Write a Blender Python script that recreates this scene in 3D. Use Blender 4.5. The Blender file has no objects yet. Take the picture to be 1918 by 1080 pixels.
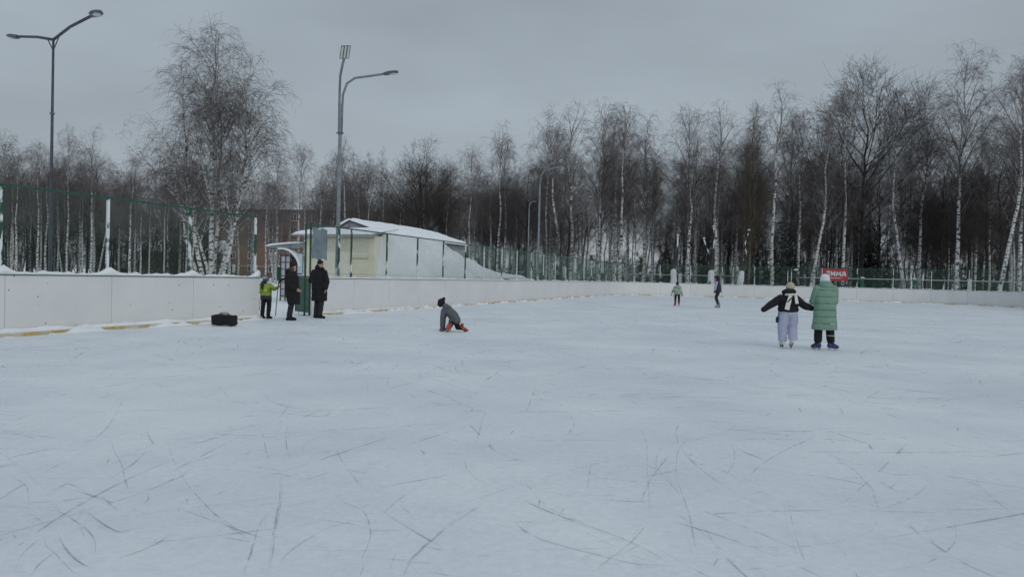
import bpy, bmesh, math, random
import numpy as np
from mathutils import Vector, Matrix, Euler
R = math.radians
S = bpy.context.scene
COL = S.collection
# ------------------------------------------------------------------ camera
CAMH, FPX = 1.42, 1400.0
cam = bpy.data.cameras.new('camera'); camo = bpy.data.objects.new('camera', cam); COL.objects.link(camo)
cam.sensor_width = 36; cam.lens = 36*FPX/1918; cam.clip_start = 0.05; cam.clip_end = 3000
CROT = Matrix.Rotation(R(90-0.84), 3, 'X') @ Matrix.Rotation(R(1.4), 3, 'Z')
camo.matrix_world = Matrix.Translation((0, 0, CAMH)) @ CROT.to_4x4()
S.camera = camo
# ------------------------------------------------------------------ sky, sun, exposure
SUN_EL, SUN_AZ = 32, 150
w = bpy.data.worlds.new('World'); S.world = w; w.use_nodes = True
nt = w.node_tree; N = nt.nodes; L = nt.links; N.clear()
out = N.new('ShaderNodeOutputWorld'); bg = N.new('ShaderNodeBackground'); L.new(bg.outputs[0], out.inputs[0])
sky = N.new('ShaderNodeTexSky'); sky.sky_type = 'NISHITA'; sky.sun_disc = False
sky.sun_elevation = R(SUN_EL); sky.sun_rotation = R(SUN_AZ); sky.dust_density = 3; sky.altitude = 150
geo = N.new('ShaderNodeTexCoord')
sep = N.new('ShaderNodeSeparateXYZ'); L.new(geo.outputs['Generated'], sep.inputs[0])
ramp = N.new('ShaderNodeValToRGB'); L.new(sep.outputs['Z'], ramp.inputs[0])
e = ramp.color_ramp.elements
e[0].position = 0.0; e[0].color = (3.72, 4.18, 4.52, 1)
e[1].position = 1.0; e[1].color = (5.4, 6.25, 7.0, 1)
m_ = ramp.color_ramp.elements.new(0.16); m_.color = (3.60, 4.12, 4.55, 1)
m_ = ramp.color_ramp.elements.new(0.38); m_.color = (3.22, 3.74, 4.20, 1)
m_ = ramp.color_ramp.elements.new(0.62); m_.color = (4.5, 5.25, 5.9, 1)
# soft cloud banks over the overcast
mp = N.new('ShaderNodeMapping'); mp.inputs['Scale'].default_value = (1.1, 1.1, 3.4); L.new(geo.outputs['Generated'], mp.inputs[0])
nz = N.new('ShaderNodeTexNoise'); nz.inputs['Scale'].default_value = 2.3; nz.inputs['Detail'].default_value = 4; nz.inputs['Roughness'].default_value = .45
L.new(mp.outputs[0], nz.inputs['Vector'])
cr = N.new('ShaderNodeMapRange'); cr.inputs[1].default_value = .3; cr.inputs[2].default_value = .7; cr.inputs[3].default_value = .87; cr.inputs[4].default_value = 1.12
L.new(nz.outputs[0], cr.inputs[0])
mul = N.new('ShaderNodeVectorMath'); mul.operation = 'SCALE'; L.new(ramp.outputs[0], mul.inputs[0]); L.new(cr.outputs[0], mul.inputs['Scale'])
mixw = N.new('ShaderNodeMix'); mixw.data_type = 'RGBA'; mixw.inputs[0].default_value = 0.94
L.new(sky.outputs[0], mixw.inputs[6]); L.new(mul.outputs[0], mixw.inputs[7])
L.new(mixw.outputs[2], bg.inputs[0]); bg.inputs[1].default_value = 0.1
sl = bpy.data.lights.new('sun', 'SUN'); sl.energy = 0.5; sl.angle = R(25); sl.color = (1, .97, .93)
so = bpy.data.objects.new('sun', sl); COL.objects.link(so)
az, el = R(SUN_AZ), R(SUN_EL)
sd = Vector((math.sin(az)*math.cos(el), math.cos(az)*math.cos(el), math.sin(el)))
so.rotation_euler = sd.to_track_quat('Z', 'Y').to_euler()
S.view_settings.view_transform = 'Standard'; S.view_settings.look = 'None'
S.view_settings.exposure = 0; S.view_settings.gamma = 1; S.view_settings.use_curve_mapping = False

# ------------------------------------------------------------------ placing
def ray(px, py): return CROT @ Vector(((px-959)/FPX, -(py-540)/FPX, -1))
def hor(px): return 519.5 + (px-959)*math.tan(R(1.4))
def G(px, py, z=0.0):
    d = ray(px, py); t = (z-CAMH)/d.z; return Vector((d.x*t, d.y*t, z))
def at(px, Y):
    d = ray(px, hor(px)); return d.x/d.y*Y
def zof(px, py, Y):
    d = ray(px, py); return CAMH + d.z/d.y*Y
TH = R(19.5); SN, CS = math.sin(TH), math.cos(TH)
def UV(u, v, z=0.0): return Vector((SN*u+CS*v, CS*u-SN*v, z))
VL, VR, UF, RAD = -14.4, 18.0, 75.5, 8.0
def u_at(px):                       # where the line of sight at px meets the left board
    d = ray(px, hor(px)); t = d.x/d.y; Y = -VL/(SN-CS*t); return SN*t*Y+CS*Y

# ------------------------------------------------------------------ materials
def newmat(name):
    m = bpy.data.materials.new(name); m.use_nodes = True; n = m.node_tree
    return m, n.nodes, n.links, n.nodes['Principled BSDF']
def ramp2(nodes, links, src, p0, c0, p1, c1, interp='LINEAR'):
    r = nodes.new('ShaderNodeValToRGB'); r.color_ramp.interpolation = interp
    r.color_ramp.elements[0].position = p0; r.color_ramp.elements[0].color = (*c0, 1) if len(c0) == 3 else c0
    r.color_ramp.elements[1].position = p1; r.color_ramp.elements[1].color = (*c1, 1) if len(c1) == 3 else c1
    links.new(src, r.inputs[0]); return r
def noise(nodes, links, scale, detail=4, rough=.55, vec=None, coord='Object', sc=None):
    tc = nodes.new('ShaderNodeTexCoord'); src = tc.outputs[coord]
    if coord == 'World':
        src = None
    if sc:
        mpn = nodes.new('ShaderNodeMapping'); mpn.inputs['Scale'].default_value = sc
        links.new(src, mpn.inputs[0]); src = mpn.outputs[0]
    n = nodes.new('ShaderNodeTexNoise'); n.inputs['Scale'].default_value = scale
    n.inputs['Detail'].default_value = detail; n.inputs['Roughness'].default_value = rough
    links.new(src, n.inputs['Vector']); return n
def vmat(name, c0, c1, scale=8, rough=.7, bump=0.0, bscale=40, metal=0.0, sc=None, lo=.35, hi=.65, spec=.4, bdist=.01):
    m, n, l, b = newmat(name)
    nz = noise(n, l, scale, 5, .6, sc=sc); r = ramp2(n, l, nz.outputs[0], lo, c0, hi, c1)
    l.new(r.outputs[0], b.inputs['Base Color']); b.inputs['Roughness'].default_value = rough
    b.inputs['Metallic'].default_value = metal; b.inputs['Specular IOR Level'].default_value = spec
    if bump:
        nb = noise(n, l, bscale, 4, .6); bp = n.new('ShaderNodeBump'); bp.inputs['Strength'].default_value = bump
        bp.inputs['Distance'].default_value = bdist; l.new(nb.outputs[0], bp.inputs['Height']); l.new(bp.outputs[0], b.inputs['Normal'])
    return m
def two_mat(name, ca, cb, scale, lo, hi, rough=.7, sc=None, bump=0, detail=4, ca2=None):
    m, n, l, b = newmat(name)
    nz = noise(n, l, scale, detail, .6, sc=sc); r = ramp2(n, l, nz.outputs[0], lo, ca, hi, cb)
    l.new(r.outputs[0], b.inputs['Base Color']); b.inputs['Roughness'].default_value = rough
    if bump:
        bp = n.new('ShaderNodeBump'); bp.inputs['Strength'].default_value = bump; bp.inputs['Distance'].default_value = .02
        l.new(nz.outputs[0], bp.inputs['Height']); l.new(bp.outputs[0], b.inputs['Normal'])
    return m
def plastered(name, base0, base1, snow=(.78, .8, .83), thr=.45, soft=.04, zmax=None, nscale=3.0, sc=(1, 1, .5), facing=(0, -1, 0), fthr=.15, zfade=.5):
    """paint or bark with wind-blown snow stuck to the side that faced the storm"""
    m, n, l, b = newmat(name)
    nb = noise(n, l, 6, 4); r = ramp2(n, l, nb.outputs[0], .35, base0, .65, base1)
    g = n.new('ShaderNodeNewGeometry')
    dp = n.new('ShaderNodeVectorMath'); dp.operation = 'DOT_PRODUCT'; l.new(g.outputs['Normal'], dp.inputs[0]); dp.inputs[1].default_value = facing
    mr = n.new('ShaderNodeMapRange'); mr.inputs[1].default_value = fthr; mr.inputs[2].default_value = fthr+.15; l.new(dp.outputs['Value'], mr.inputs[0])
    mpn = n.new('ShaderNodeMapping'); mpn.inputs['Scale'].default_value = sc; l.new(g.outputs['Position'], mpn.inputs[0])
    nz = n.new('ShaderNodeTexNoise'); nz.inputs['Scale'].default_value = nscale; nz.inputs['Detail'].default_value = 5; l.new(mpn.outputs[0], nz.inputs['Vector'])
    m2 = n.new('ShaderNodeMapRange'); m2.inputs[1].default_value = thr; m2.inputs[2].default_value = thr+soft; l.new(nz.outputs[0], m2.inputs[0])
    f = n.new('ShaderNodeMath'); f.operation = 'MULTIPLY'; l.new(mr.outputs[0], f.inputs[0]); l.new(m2.outputs[0], f.inputs[1]); last = f.outputs[0]
    if zmax is not None:
        sp = n.new('ShaderNodeSeparateXYZ'); l.new(g.outputs['Position'], sp.inputs[0])
        ad = n.new('ShaderNodeMath'); ad.operation = 'MULTIPLY_ADD'; ad.inputs[1].default_value = zfade*2; l.new(nz.outputs[0], ad.inputs[0]); l.new(sp.outputs[2], ad.inputs[2])
        m3 = n.new('ShaderNodeMapRange'); m3.inputs[1].default_value = zmax+zfade; m3.inputs[2].default_value = zmax+zfade*.8; l.new(ad.outputs[0], m3.inputs[0])
        f2 = n.new('ShaderNodeMath'); f2.operation = 'MULTIPLY'; l.new(last, f2.inputs[0]); l.new(m3.outputs[0], f2.inputs[1]); last = f2.outputs[0]
    mx = n.new('ShaderNodeMix'); mx.data_type = 'RGBA'; l.new(last, mx.inputs[0]); l.new(r.outputs[0], mx.inputs[6]); mx.inputs[7].default_value = (*snow, 1)
    l.new(mx.outputs[2], b.inputs['Base Color']); b.inputs['Roughness'].default_value = .75
    return m
M = {}
M['snow'] = vmat('snow', (.80, .825, .85), (.89, .90, .91), 1.2, .8, .5, 9, bdist=.05)
M['board'] = None
M['green'] = vmat('green_paint', (.010, .055, .032), (.02, .085, .05), 5, .45)
M['post'] = plastered('green_post_snow', (.016, .08, .045), (.03, .12, .07), thr=.505, nscale=3.5)
M['rail'] = vmat('green_rail', (.012, .07, .045), (.02, .10, .06), 4, .5)
M['post2'] = plastered('green_post_patchy', (.014, .07, .04), (.025, .10, .06), thr=.535, nscale=4)
M['farpost'] = plastered('far_post_snow', (.016, .08, .045), (.03, .12, .07), thr=.43)
M['wire'] = vmat('wire', (.05, .12, .085), (.16, .24, .20), 2, .6)
M['steel'] = vmat('galvanised_steel', (.17, .20, .22), (.24, .27, .29), 4, .45, metal=.3)
M['steel_snow'] = plastered('steel_snow', (.17, .20, .22), (.24, .27, .29), thr=.42, zmax=1.7, nscale=1.5, facing=(0, -1, 0), fthr=-.2)
M['steel_dark'] = vmat('dark_steel', (.055, .06, .08), (.085, .09, .115), 4, .45, metal=.2)
M['lampglass'] = vmat('lamp_glass', (.5, .52, .5), (.62, .63, .6), 4, .3)
M['lamphead'] = vmat('lamp_housing', (.09, .10, .11), (.14, .15, .16), 4, .5)
M['black'] = vmat('black_cloth', (.006, .006, .008), (.014, .014, .017), 20, .85, .3, 60)
M['dark'] = vmat('dark_cloth', (.014, .015, .02), (.028, .03, .036), 14, .85, .3, 60)
M['skin'] = vmat('skin', (.42, .24, .18), (.5, .3, .23), 14, .55)
M['hair'] = vmat('brown_hair', (.05, .028, .018), (.10, .055, .035), 30, .6)
M['steelblade'] = vmat('blade_steel', (.4, .42, .45), (.55, .57, .6), 10, .3, metal=.8)

def yellow_kick():
    m, n, l, b = newmat('yellow_kick_strip')
    nz = noise(n, l, .55, 4, .7, sc=(1, 1, 2)); n2 = noise(n, l, 6, 4, .6)
    r = ramp2(n, l, n2.outputs[0], .3, (.40, .27, .09), .7, (.62, .49, .22))
    r2 = ramp2(n, l, nz.outputs[0], .46, (0, 0, 0), .60, (1, 1, 1))
    mx = n.new('ShaderNodeMix'); mx.data_type = 'RGBA'; l.new(r2.outputs[0], mx.inputs[0]); l.new(r.outputs[0], mx.inputs[6]); mx.inputs[7].default_value = (.66, .66, .63, 1)
    l.new(mx.outputs[2], b.inputs['Base Color']); b.inputs['Roughness'].default_value = .6; return m
M['kick'] = yellow_kick()
def board_mat():
    m, n, l, b = newmat('board_plastic')
    a = noise(n, l, .8, 4, .6); r = ramp2(n, l, a.outputs[0], .3, (.72, .716, .706), .7, (.79, .784, .77))
    # puck knocks: small dark dents, and soft grey rubs
    tc = n.new('ShaderNodeTexCoord')
    v = n.new('ShaderNodeTexVoronoi'); v.inputs['Scale'].default_value = 4.2; v.inputs['Randomness'].default_value = 1; l.new(tc.outputs['Object'], v.inputs['Vector'])
    wn = noise(n, l, 30, 2); ad = n.new('ShaderNodeMath'); ad.operation = 'MULTIPLY_ADD'; ad.inputs[1].default_value = .05; l.new(wn.outputs[0], ad.inputs[0]); l.new(v.outputs['Distance'], ad.inputs[2])
    d = ramp2(n, l, ad.outputs[0], .085, (1, 1, 1), .115, (0, 0, 0))
    sp = n.new('ShaderNodeSeparateColor'); l.new(v.outputs['Color'], sp.inputs[0])
    th = n.new('ShaderNodeMath'); th.operation = 'GREATER_THAN'; th.inputs[1].default_value = .35; l.new(sp.outputs[0], th.inputs[0])
    mm = n.new('ShaderNodeMath'); mm.operation = 'MULTIPLY'; l.new(d.outputs[0], mm.inputs[0]); l.new(th.outputs[0], mm.inputs[1])
    m2 = n.new('ShaderNodeMath'); m2.operation = 'MULTIPLY'; m2.inputs[1].default_value = .9; l.new(mm.outputs[0], m2.inputs[0])
    mx = n.new('ShaderNodeMix'); mx.data_type = 'RGBA'; l.new(m2.outputs[0], mx.inputs[0]); l.new(r.outputs[0], mx.inputs[6]); mx.inputs[7].default_value = (.10, .10, .11, 1)
    l.new(mx.outputs[2], b.inputs['Base Color']); b.inputs['Roughness'].default_value = .55; b.inputs['Specular IOR Level'].default_value = .25
    return m
M['board'] = board_mat()

# ------------------------------------------------------------------ objects
def tag(o, label=None, cat=None, group=None, kind=None):
    if label: o['label'] = label
    if cat: o['category'] = cat
    if group: o['group'] = group
    if kind: o['kind'] = kind
    return o
def empty(name, loc=(0, 0, 0), rz=0.0):
    o = bpy.data.objects.new(name, None); COL.objects.link(o); o.location = loc; o.rotation_euler.z = rz; o.empty_display_size = .3
    return o
def link(name, me, mats, parent=None, loc=None):
    o = bpy.data.objects.new(name, me); COL.objects.link(o)
    for m in (mats if isinstance(mats, (list, tuple)) else [mats]): me.materials.append(m)
    if parent is not None: o.parent = parent
    if loc is not None: o.location = loc
    return o
def copy_tree(o, parent=None):
    c = o.copy(); COL.objects.link(c); c.parent = parent
    for ch in o.children: copy_tree(ch, c)
    return c
class MB:
    def __init__(s): s.v = []; s.f = []; s.mi = []; s.m = 0
    def add(s, vs, fs):
        k = len(s.v); s.v.extend([tuple(p) for p in vs]); s.f.extend([tuple(i+k for i in f) for f in fs]); s.mi.extend([s.m]*len(fs)); return s
    def box(s, c, d, rot=None):
        hx, hy, hz = d[0]/2, d[1]/2, d[2]/2; c = Vector(c)
        vs = [Vector((x*hx, y*hy, z*hz)) for z in (-1, 1) for y in (-1, 1) for x in (-1, 1)]
        if rot is not None: vs = [rot @ p for p in vs]
        return s.add([p+c for p in vs], [(0, 2, 3, 1), (4, 5, 7, 6), (0, 1, 5, 4), (2, 6, 7, 3), (0, 4, 6, 2), (1, 3, 7, 5)])
    def loft(s, rings, n=16, cap=True, rot=None):
        """rings: (cx,cy,cz,rx,ry)"""
        vs = []; fs = []
        for (cx, cy, cz, rx, ry) in rings:
            for i in range(n):
                a = 2*math.pi*i/n; vs.append((cx+rx*math.cos(a), cy+ry*math.sin(a), cz))
        for j in range(len(rings)-1):
            for i in range(n): fs.append((j*n+i, j*n+(i+1) % n, (j+1)*n+(i+1) % n, (j+1)*n+i))
        if cap: fs.append(tuple(range(n-1, -1, -1))); fs.append(tuple((len(rings)-1)*n+i for i in range(n)))
        if rot is not None: vs = [rot @ Vector(p) for p in vs]
        return s.add(vs, fs)
    def tube(s, pts, rs, n=8, cap=True, flat=1.0):
        pts = [Vector(p) for p in pts]
        if not isinstance(rs, (list, tuple)): rs = [rs]*len(pts)
        vs = []; fs = []; prev = None
        for i, p in enumerate(pts):
            t = (pts[min(i+1, len(pts)-1)]-pts[max(i-1, 0)]).normalized()
            if prev is None: a = t.cross(Vector((0, 0, 1))) if abs(t.z) < .9 else t.cross(Vector((0, 1, 0)))
            else: a = prev - t*prev.dot(t)
            a.normalize(); prev = a; b = t.cross(a)
            for k in range(n):
                th = 2*math.pi*k/n; vs.append(p + a*math.cos(th)*rs[i] + b*math.sin(th)*rs[i]*flat)
        for j in range(len(pts)-1):
            for i in range(n): fs.append((j*n+i, j*n+(i+1) % n, (j+1)*n+(i+1) % n, (j+1)*n+i))
        if cap: fs.append(tuple(range(n-1, -1, -1))); fs.append(tuple((len(pts)-1)*n+i for i in range(n)))
        return s.add(vs, fs)
    def ell(s, c, r, rot=None, nu=14, nv=9):
        c = Vector(c); vs = []; fs = []
        for j in range(1, nv):
            ph = math.pi*j/nv
            for i in range(nu):
                th = 2*math.pi*i/nu; p = Vector((r[0]*math.sin(ph)*math.cos(th), r[1]*math.sin(ph)*math.sin(th), -r[2]*math.cos(ph)))
                vs.append(c + (rot @ p if rot is not None else p))
        top = Vector((0, 0, r[2])); bot = -top
        if rot is not None: top = rot @ top; bot = rot @ bot
        vs.append(c+bot); vs.append(c+top); b = len(vs)-2; t = b+1
        for j in range(nv-2):
            for i in range(nu): fs.append((j*nu+i, j*nu+(i+1) % nu, (j+1)*nu+(i+1) % nu, (j+1)*nu+i))
        for i in range(nu): fs.append((b, (i+1) % nu, i)); fs.append((t, (nv-2)*nu+i, (nv-2)*nu+(i+1) % nu))
        return s.add(vs, fs)
    def cap(s, a, b, ra, rb, n=12):
        """tapered capsule"""
        a = Vector(a); b = Vector(b); d = (b-a); Ln = d.length; t = d.normalized() if Ln > 1e-6 else Vector((0, 0, 1))
        pts = []; rs = []
        for k in (80, 55, 25): pts.append(a - t*ra*math.sin(R(k))); rs.append(ra*math.cos(R(k)))
        pts.append(a); rs.append(ra); pts.append(b); rs.append(rb)
        for k in (25, 55, 80): pts.append(b + t*rb*math.sin(R(k))); rs.append(rb*math.cos(R(k)))
        return s.tube(pts, rs, n)
    def limb(s, pts, rs, n=12):
        for i in range(len(pts)-1): s.cap(pts[i], pts[i+1], rs[i], rs[i+1], n)
        return s
    def build(s, name, mats, parent=None, smooth=False, loc=None):
        me = bpy.data.meshes.new(name); me.from_pydata(s.v, [], s.f); me.update()
        if s.m or any(s.mi): me.polygons.foreach_set('material_index', s.mi)
        if smooth: me.polygons.foreach_set('use_smooth', [True]*len(s.f))
        return link(name, me, mats, parent, loc)
def fast(name, V, Q, mats, parent=None, smooth=False, mi=None, loc=None):
    me = bpy.data.meshes.new(name); V = np.ascontiguousarray(V, dtype=np.float32).reshape(-1, 3); Q = np.ascontiguousarray(Q, dtype=np.int32)
    me.vertices.add(len(V)); me.vertices.foreach_set('co', V.ravel())
    k = Q.shape[1]; me.loops.add(Q.size); me.loops.foreach_set('vertex_index', Q.ravel())
    me.polygons.add(len(Q)); me.polygons.foreach_set('loop_start', np.arange(len(Q), dtype=np.int32)*k)
    if smooth: me.polygons.foreach_set('use_smooth', np.ones(len(Q), dtype=bool))
    if mi is not None: me.polygons.foreach_set('material_index', np.ascontiguousarray(mi, dtype=np.int32))
    me.update(calc_edges=True); return link(name, me, mats, parent, loc)
def tubes(P, rad, k=3):
    """P (m,n,3), rad (m,n) -> verts, quads"""
    m, n, _ = P.shape
    T = np.gradient(P, axis=1); T /= np.linalg.norm(T, axis=2, keepdims=True)+1e-9
    ref = np.array([.31, .52, .79]); A = np.cross(T, ref); A /= np.linalg.norm(A, axis=2, keepdims=True)+1e-9
    B = np.cross(T, A); th = np.arange(k)*2*math.pi/k
    V = P[:, :, None, :] + rad[:, :, None, None]*(A[:, :, None, :]*np.cos(th)[None, None, :, None] + B[:, :, None, :]*np.sin(th)[None, None, :, None])
    base = (np.arange(m)*n*k)[:, None, None] + (np.arange(n-1)*k)[None, :, None]; i = np.arange(k)[None, None, :]; j = (i+1) % k
    Q = np.stack([base+i, base+j, base+k+j, base+k+i], -1).reshape(-1, 4)
    return V.reshape(-1, 3), Q
def join(parts):
    Vs = []; Qs = []; o = 0
    for V, Q in parts: Vs.append(V); Qs.append(Q+o); o += len(V)
    return np.concatenate(Vs), np.concatenate(Qs)
rs = np.random.RandomState(7)
def fbm1(x, seed=0, f=1.0, oct=4):
    r = np.random.RandomState(seed); y = np.zeros_like(x); a = 1.0
    for o in range(oct):
        for _ in range(3): y += a/3*np.sin(x*f*(1+r.rand())*2*math.pi + r.rand()*6.28)
        f *= 2.1; a *= .55
    return y
def fbm2(x, y, seed=0, f=1.0, oct=4):
    r = np.random.RandomState(seed); z = np.zeros_like(x); a = 1.0
    for o in range(oct):
        for _ in range(4):
            th = r.rand()*6.28; z += a/4*np.sin((x*math.cos(th)+y*math.sin(th))*f*(.7+.8*r.rand())*6.28 + r.rand()*6.28)
        f *= 2.0; a *= .55
    return z
# ================================================================== GROUND
def grid(u0, u1, nu, v0, v1, nv, zf, flip=False):
    u = np.linspace(u0, u1, nu); v = np.linspace(v0, v1, nv); U, W = np.meshgrid(u, v, indexing='ij')
    Z = zf(U, W); X = SN*U+CS*W; Y = CS*U-SN*W
    V = np.stack([X, Y, Z], -1).reshape(-1, 3); idx = np.arange(nu*nv).reshape(nu, nv)
    Q = np.stack([idx[:-1, :-1], idx[:-1, 1:], idx[1:, 1:], idx[1:, :-1]], -1).reshape(-1, 4)
    return V, Q[:, ::-1]
gm = MB(); gm.add([(-900, -300, -.03), (900, -300, -.03), (900, 1500, -.03), (-900, 1500, -.03)], [(0, 1, 2, 3)])
tag(gm.build('snow_ground', M['snow']), kind='structure')
def ice_mat():
    m, n, l, b = newmat('scraped_ice')
    a = noise(n, l, .35, 6, .62); r = ramp2(n, l, a.outputs[0], .36, (.685, .718, .755), .64, (.82, .845, .865))
    f = noise(n, l, 17, 8, .8); r2 = ramp2(n, l, f.outputs[0], .3, (.86, .865, .875), .7, (1.06, 1.06, 1.055))
    mx = n.new('ShaderNodeMix'); mx.data_type = 'RGBA'; mx.blend_type = 'MULTIPLY'; mx.inputs[0].default_value = 1; l.new(r.outputs[0], mx.inputs[6]); l.new(r2.outputs[0], mx.inputs[7])
    # rubbed grey patches of bare ice
    g = noise(n, l, 1.5, 8, .75); r3 = ramp2(n, l, g.outputs[0], .51, (0, 0, 0), .72, (1, 1, 1))
    k = noise(n, l, 14, 4, .7); r4 = ramp2(n, l, k.outputs[0], .46, (0, 0, 0), .62, (1, 1, 1))
    mm = n.new('ShaderNodeMath'); mm.operation = 'MULTIPLY'; l.new(r3.outputs[0], mm.inputs[0]); l.new(r4.outputs[0], mm.inputs[1])
    m3 = n.new('ShaderNodeMath'); m3.operation = 'MULTIPLY'; m3.inputs[1].default_value = .55; l.new(mm.outputs[0], m3.inputs[0])
    m2 = n.new('ShaderNodeMix'); m2.data_type = 'RGBA'; l.new(m3.outputs[0], m2.inputs[0]); l.new(mx.outputs[2], m2.inputs[6]); m2.inputs[7].default_value = (.50, .545, .585, 1)
    l.new(m2.outputs[2], b.inputs['Base Color']); b.inputs['Roughness'].default_value = .55; b.inputs['Specular IOR Level'].default_value = .3
    bp = n.new('ShaderNodeBump'); bp.inputs['Strength'].default_value = .5; bp.inputs['Distance'].default_value = .012
    h = noise(n, l, 5, 6, .7); l.new(h.outputs[0], bp.inputs['Height']); l.new(bp.outputs[0], b.inputs['Normal'])
    return m
def mark_mat(name, col, thr, strength, scale=7):
    m, n, l, b = newmat(name); b.inputs['Base Color'].default_value = (*col, 1); b.inputs['Roughness'].default_value = .6
    nz = noise(n, l, scale, 4, .7); r = ramp2(n, l, nz.outputs[0], thr, (0, 0, 0), thr+.18, (strength,)*3)
    tr = n.new('ShaderNodeBsdfTransparent'); mx = n.new('ShaderNodeMixShader'); o = n['Material Output']
    l.new(r.outputs[0], mx.inputs[0]); l.new(tr.outputs[0], mx.inputs[1]); l.new(b.outputs[0], mx.inputs[2]); l.new(mx.outputs[0], o.inputs[0]); return m
M['ice'] = ice_mat(); M['mark'] = mark_mat('skate_cut', (.24, .285, .325), .40, .44); M['faint'] = mark_mat('skate_cut_faint', (.46, .50, .54), .42, .56, 3)
M['frost'] = mark_mat('skate_frost', (.84, .86, .88), .42, .55, 5)
V0, Q0 = grid(-8, 80, 2, -14.46, 18.2, 2, lambda U, W: U*0)
iceP = [(V0, Q0)]; iceM = [np.zeros(len(Q0))]
def ribbon(pts, wd, z, mi, seg=None, taper=True):
    """pts list of 2-D points -> thin flat strip lying on the ice"""
    P = np.array([(p[0], p[1]) for p in pts], float)
    if len(P) > 2 or seg:
        # Catmull-Rom
        E = np.vstack([2*P[0]-P[1], P, 2*P[-1]-P[-2]]); outp = []
        for i in range(1, len(E)-2):
            for t in np.linspace(0, 1, seg or 8, endpoint=False):
                a, b, c, d = E[i-1], E[i], E[i+1], E[i+2]
                outp.append(.5*((2*b)+(-a+c)*t+(2*a-5*b+4*c-d)*t*t+(-a+3*b-3*c+d)*t**3))
        outp.append(P[-1]); P = np.array(outp)
    n = len(P); T = np.gradient(P, axis=0); T /= np.linalg.norm(T, axis=1, keepdims=True)+1e-9; Nn = np.stack([-T[:, 1], T[:, 0]], -1)
    ww = np.full(n, wd)*(1+.35*np.sin(np.linspace(0, 7, n)+P[0, 0]))
    if taper: ww *= np.clip(np.minimum(np.arange(n), np.arange(n)[::-1])/max(2, n*.25), .15, 1)
    A = P+Nn*ww[:, None]/2; B = P-Nn*ww[:, None]/2; V = np.zeros((2*n, 3)); V[0::2, :2] = A; V[1::2, :2] = B; V[:, 2] = z
    i = np.arange(n-1)*2; Q = np.stack([i, i+1, i+3, i+2], -1)
    iceP.append((V, Q)); iceM.append(np.full(len(Q), mi))
Z6 = [[(630,325),(630,385),(660,465),(700,530),(760,600),(830,670),(900,720),(940,745)],[(745,585),(800,640),(870,690),(930,735)],[(940,745),(942,780),(925,830),(912,878)],
[(1048,500),(1048,580),(1030,680),(1015,770),(1003,878)],[(1035,610),(975,680),(955,740),(935,810),(905,878)],[(1240,560),(1290,600),(1360,635),(1385,690),(1385,740),(1350,820),(1305,878)],
[(0,480),(50,505),(100,545),(107,610)],[(155,580),(220,545),(255,532),(330,565)],[(165,590),(230,640),(290,680),(320,735)],[(0,610),(100,620),(210,635),(290,675),(340,720),(358,760),(350,805)],
[(50,878),(75,810),(120,760),(195,710)],[(115,878),(150,830),(230,770)],[(165,720),(170,760),(205,790),(260,850),(300,878)],[(195,700),(235,770),(290,820),(350,855)],
[(415,340),(425,400),(455,460),(470,520),(488,575)],[(460,215),(420,290),(370,350),(300,390)],[(975,310),(990,370),(1000,420),(1015,445)],[(1090,290),(1072,340),(1075,400),(1095,455)],
[(1810,275),(1795,340),(1778,390)],[(1745,430),(1745,465),(1790,515),(1918,575)],[(1780,395),(1918,428)],[(760,465),(880,480),(1050,495),(1090,505),(1140,490),(1230,485)],
[(1350,325),(1230,350),(1165,370),(1130,400),(1145,440)],[(0,510),(150,475),(280,445)],[(600,515),(700,460),(860,410)],[(1040,850),(1070,800),(1150,740),(1250,690),(1400,665),(1600,665)],
[(1460,878),(1480,800),(1555,690)],[(1500,878),(1560,790),(1700,670),(1810,605)],[(930,245),(1050,268),(1200,278),(1240,262)],[(550,300),(555,350),(580,390)],[(965,485),(1020,410)],
[(300,615),(350,660),(440,710),(510,695)],[(1130,660),(1300,680),(1460,720)],[(1600,480),(1700,530),(1860,590)],[(555,565),(555,590),(535,610)],[(695,585),(697,598),(708,608)],[(745,620),(752,640),(765,655)],
[(100,640),(130,655),(160,675)],[(370,570),(410,605),(455,640)],[(1455,120),(1452,150),(1455,172)],[(1575,100),(1575,130),(1568,150)],[(1372,140),(1375,160),(1380,185)],[(900,430),(925,420),(945,400)]]
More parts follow.
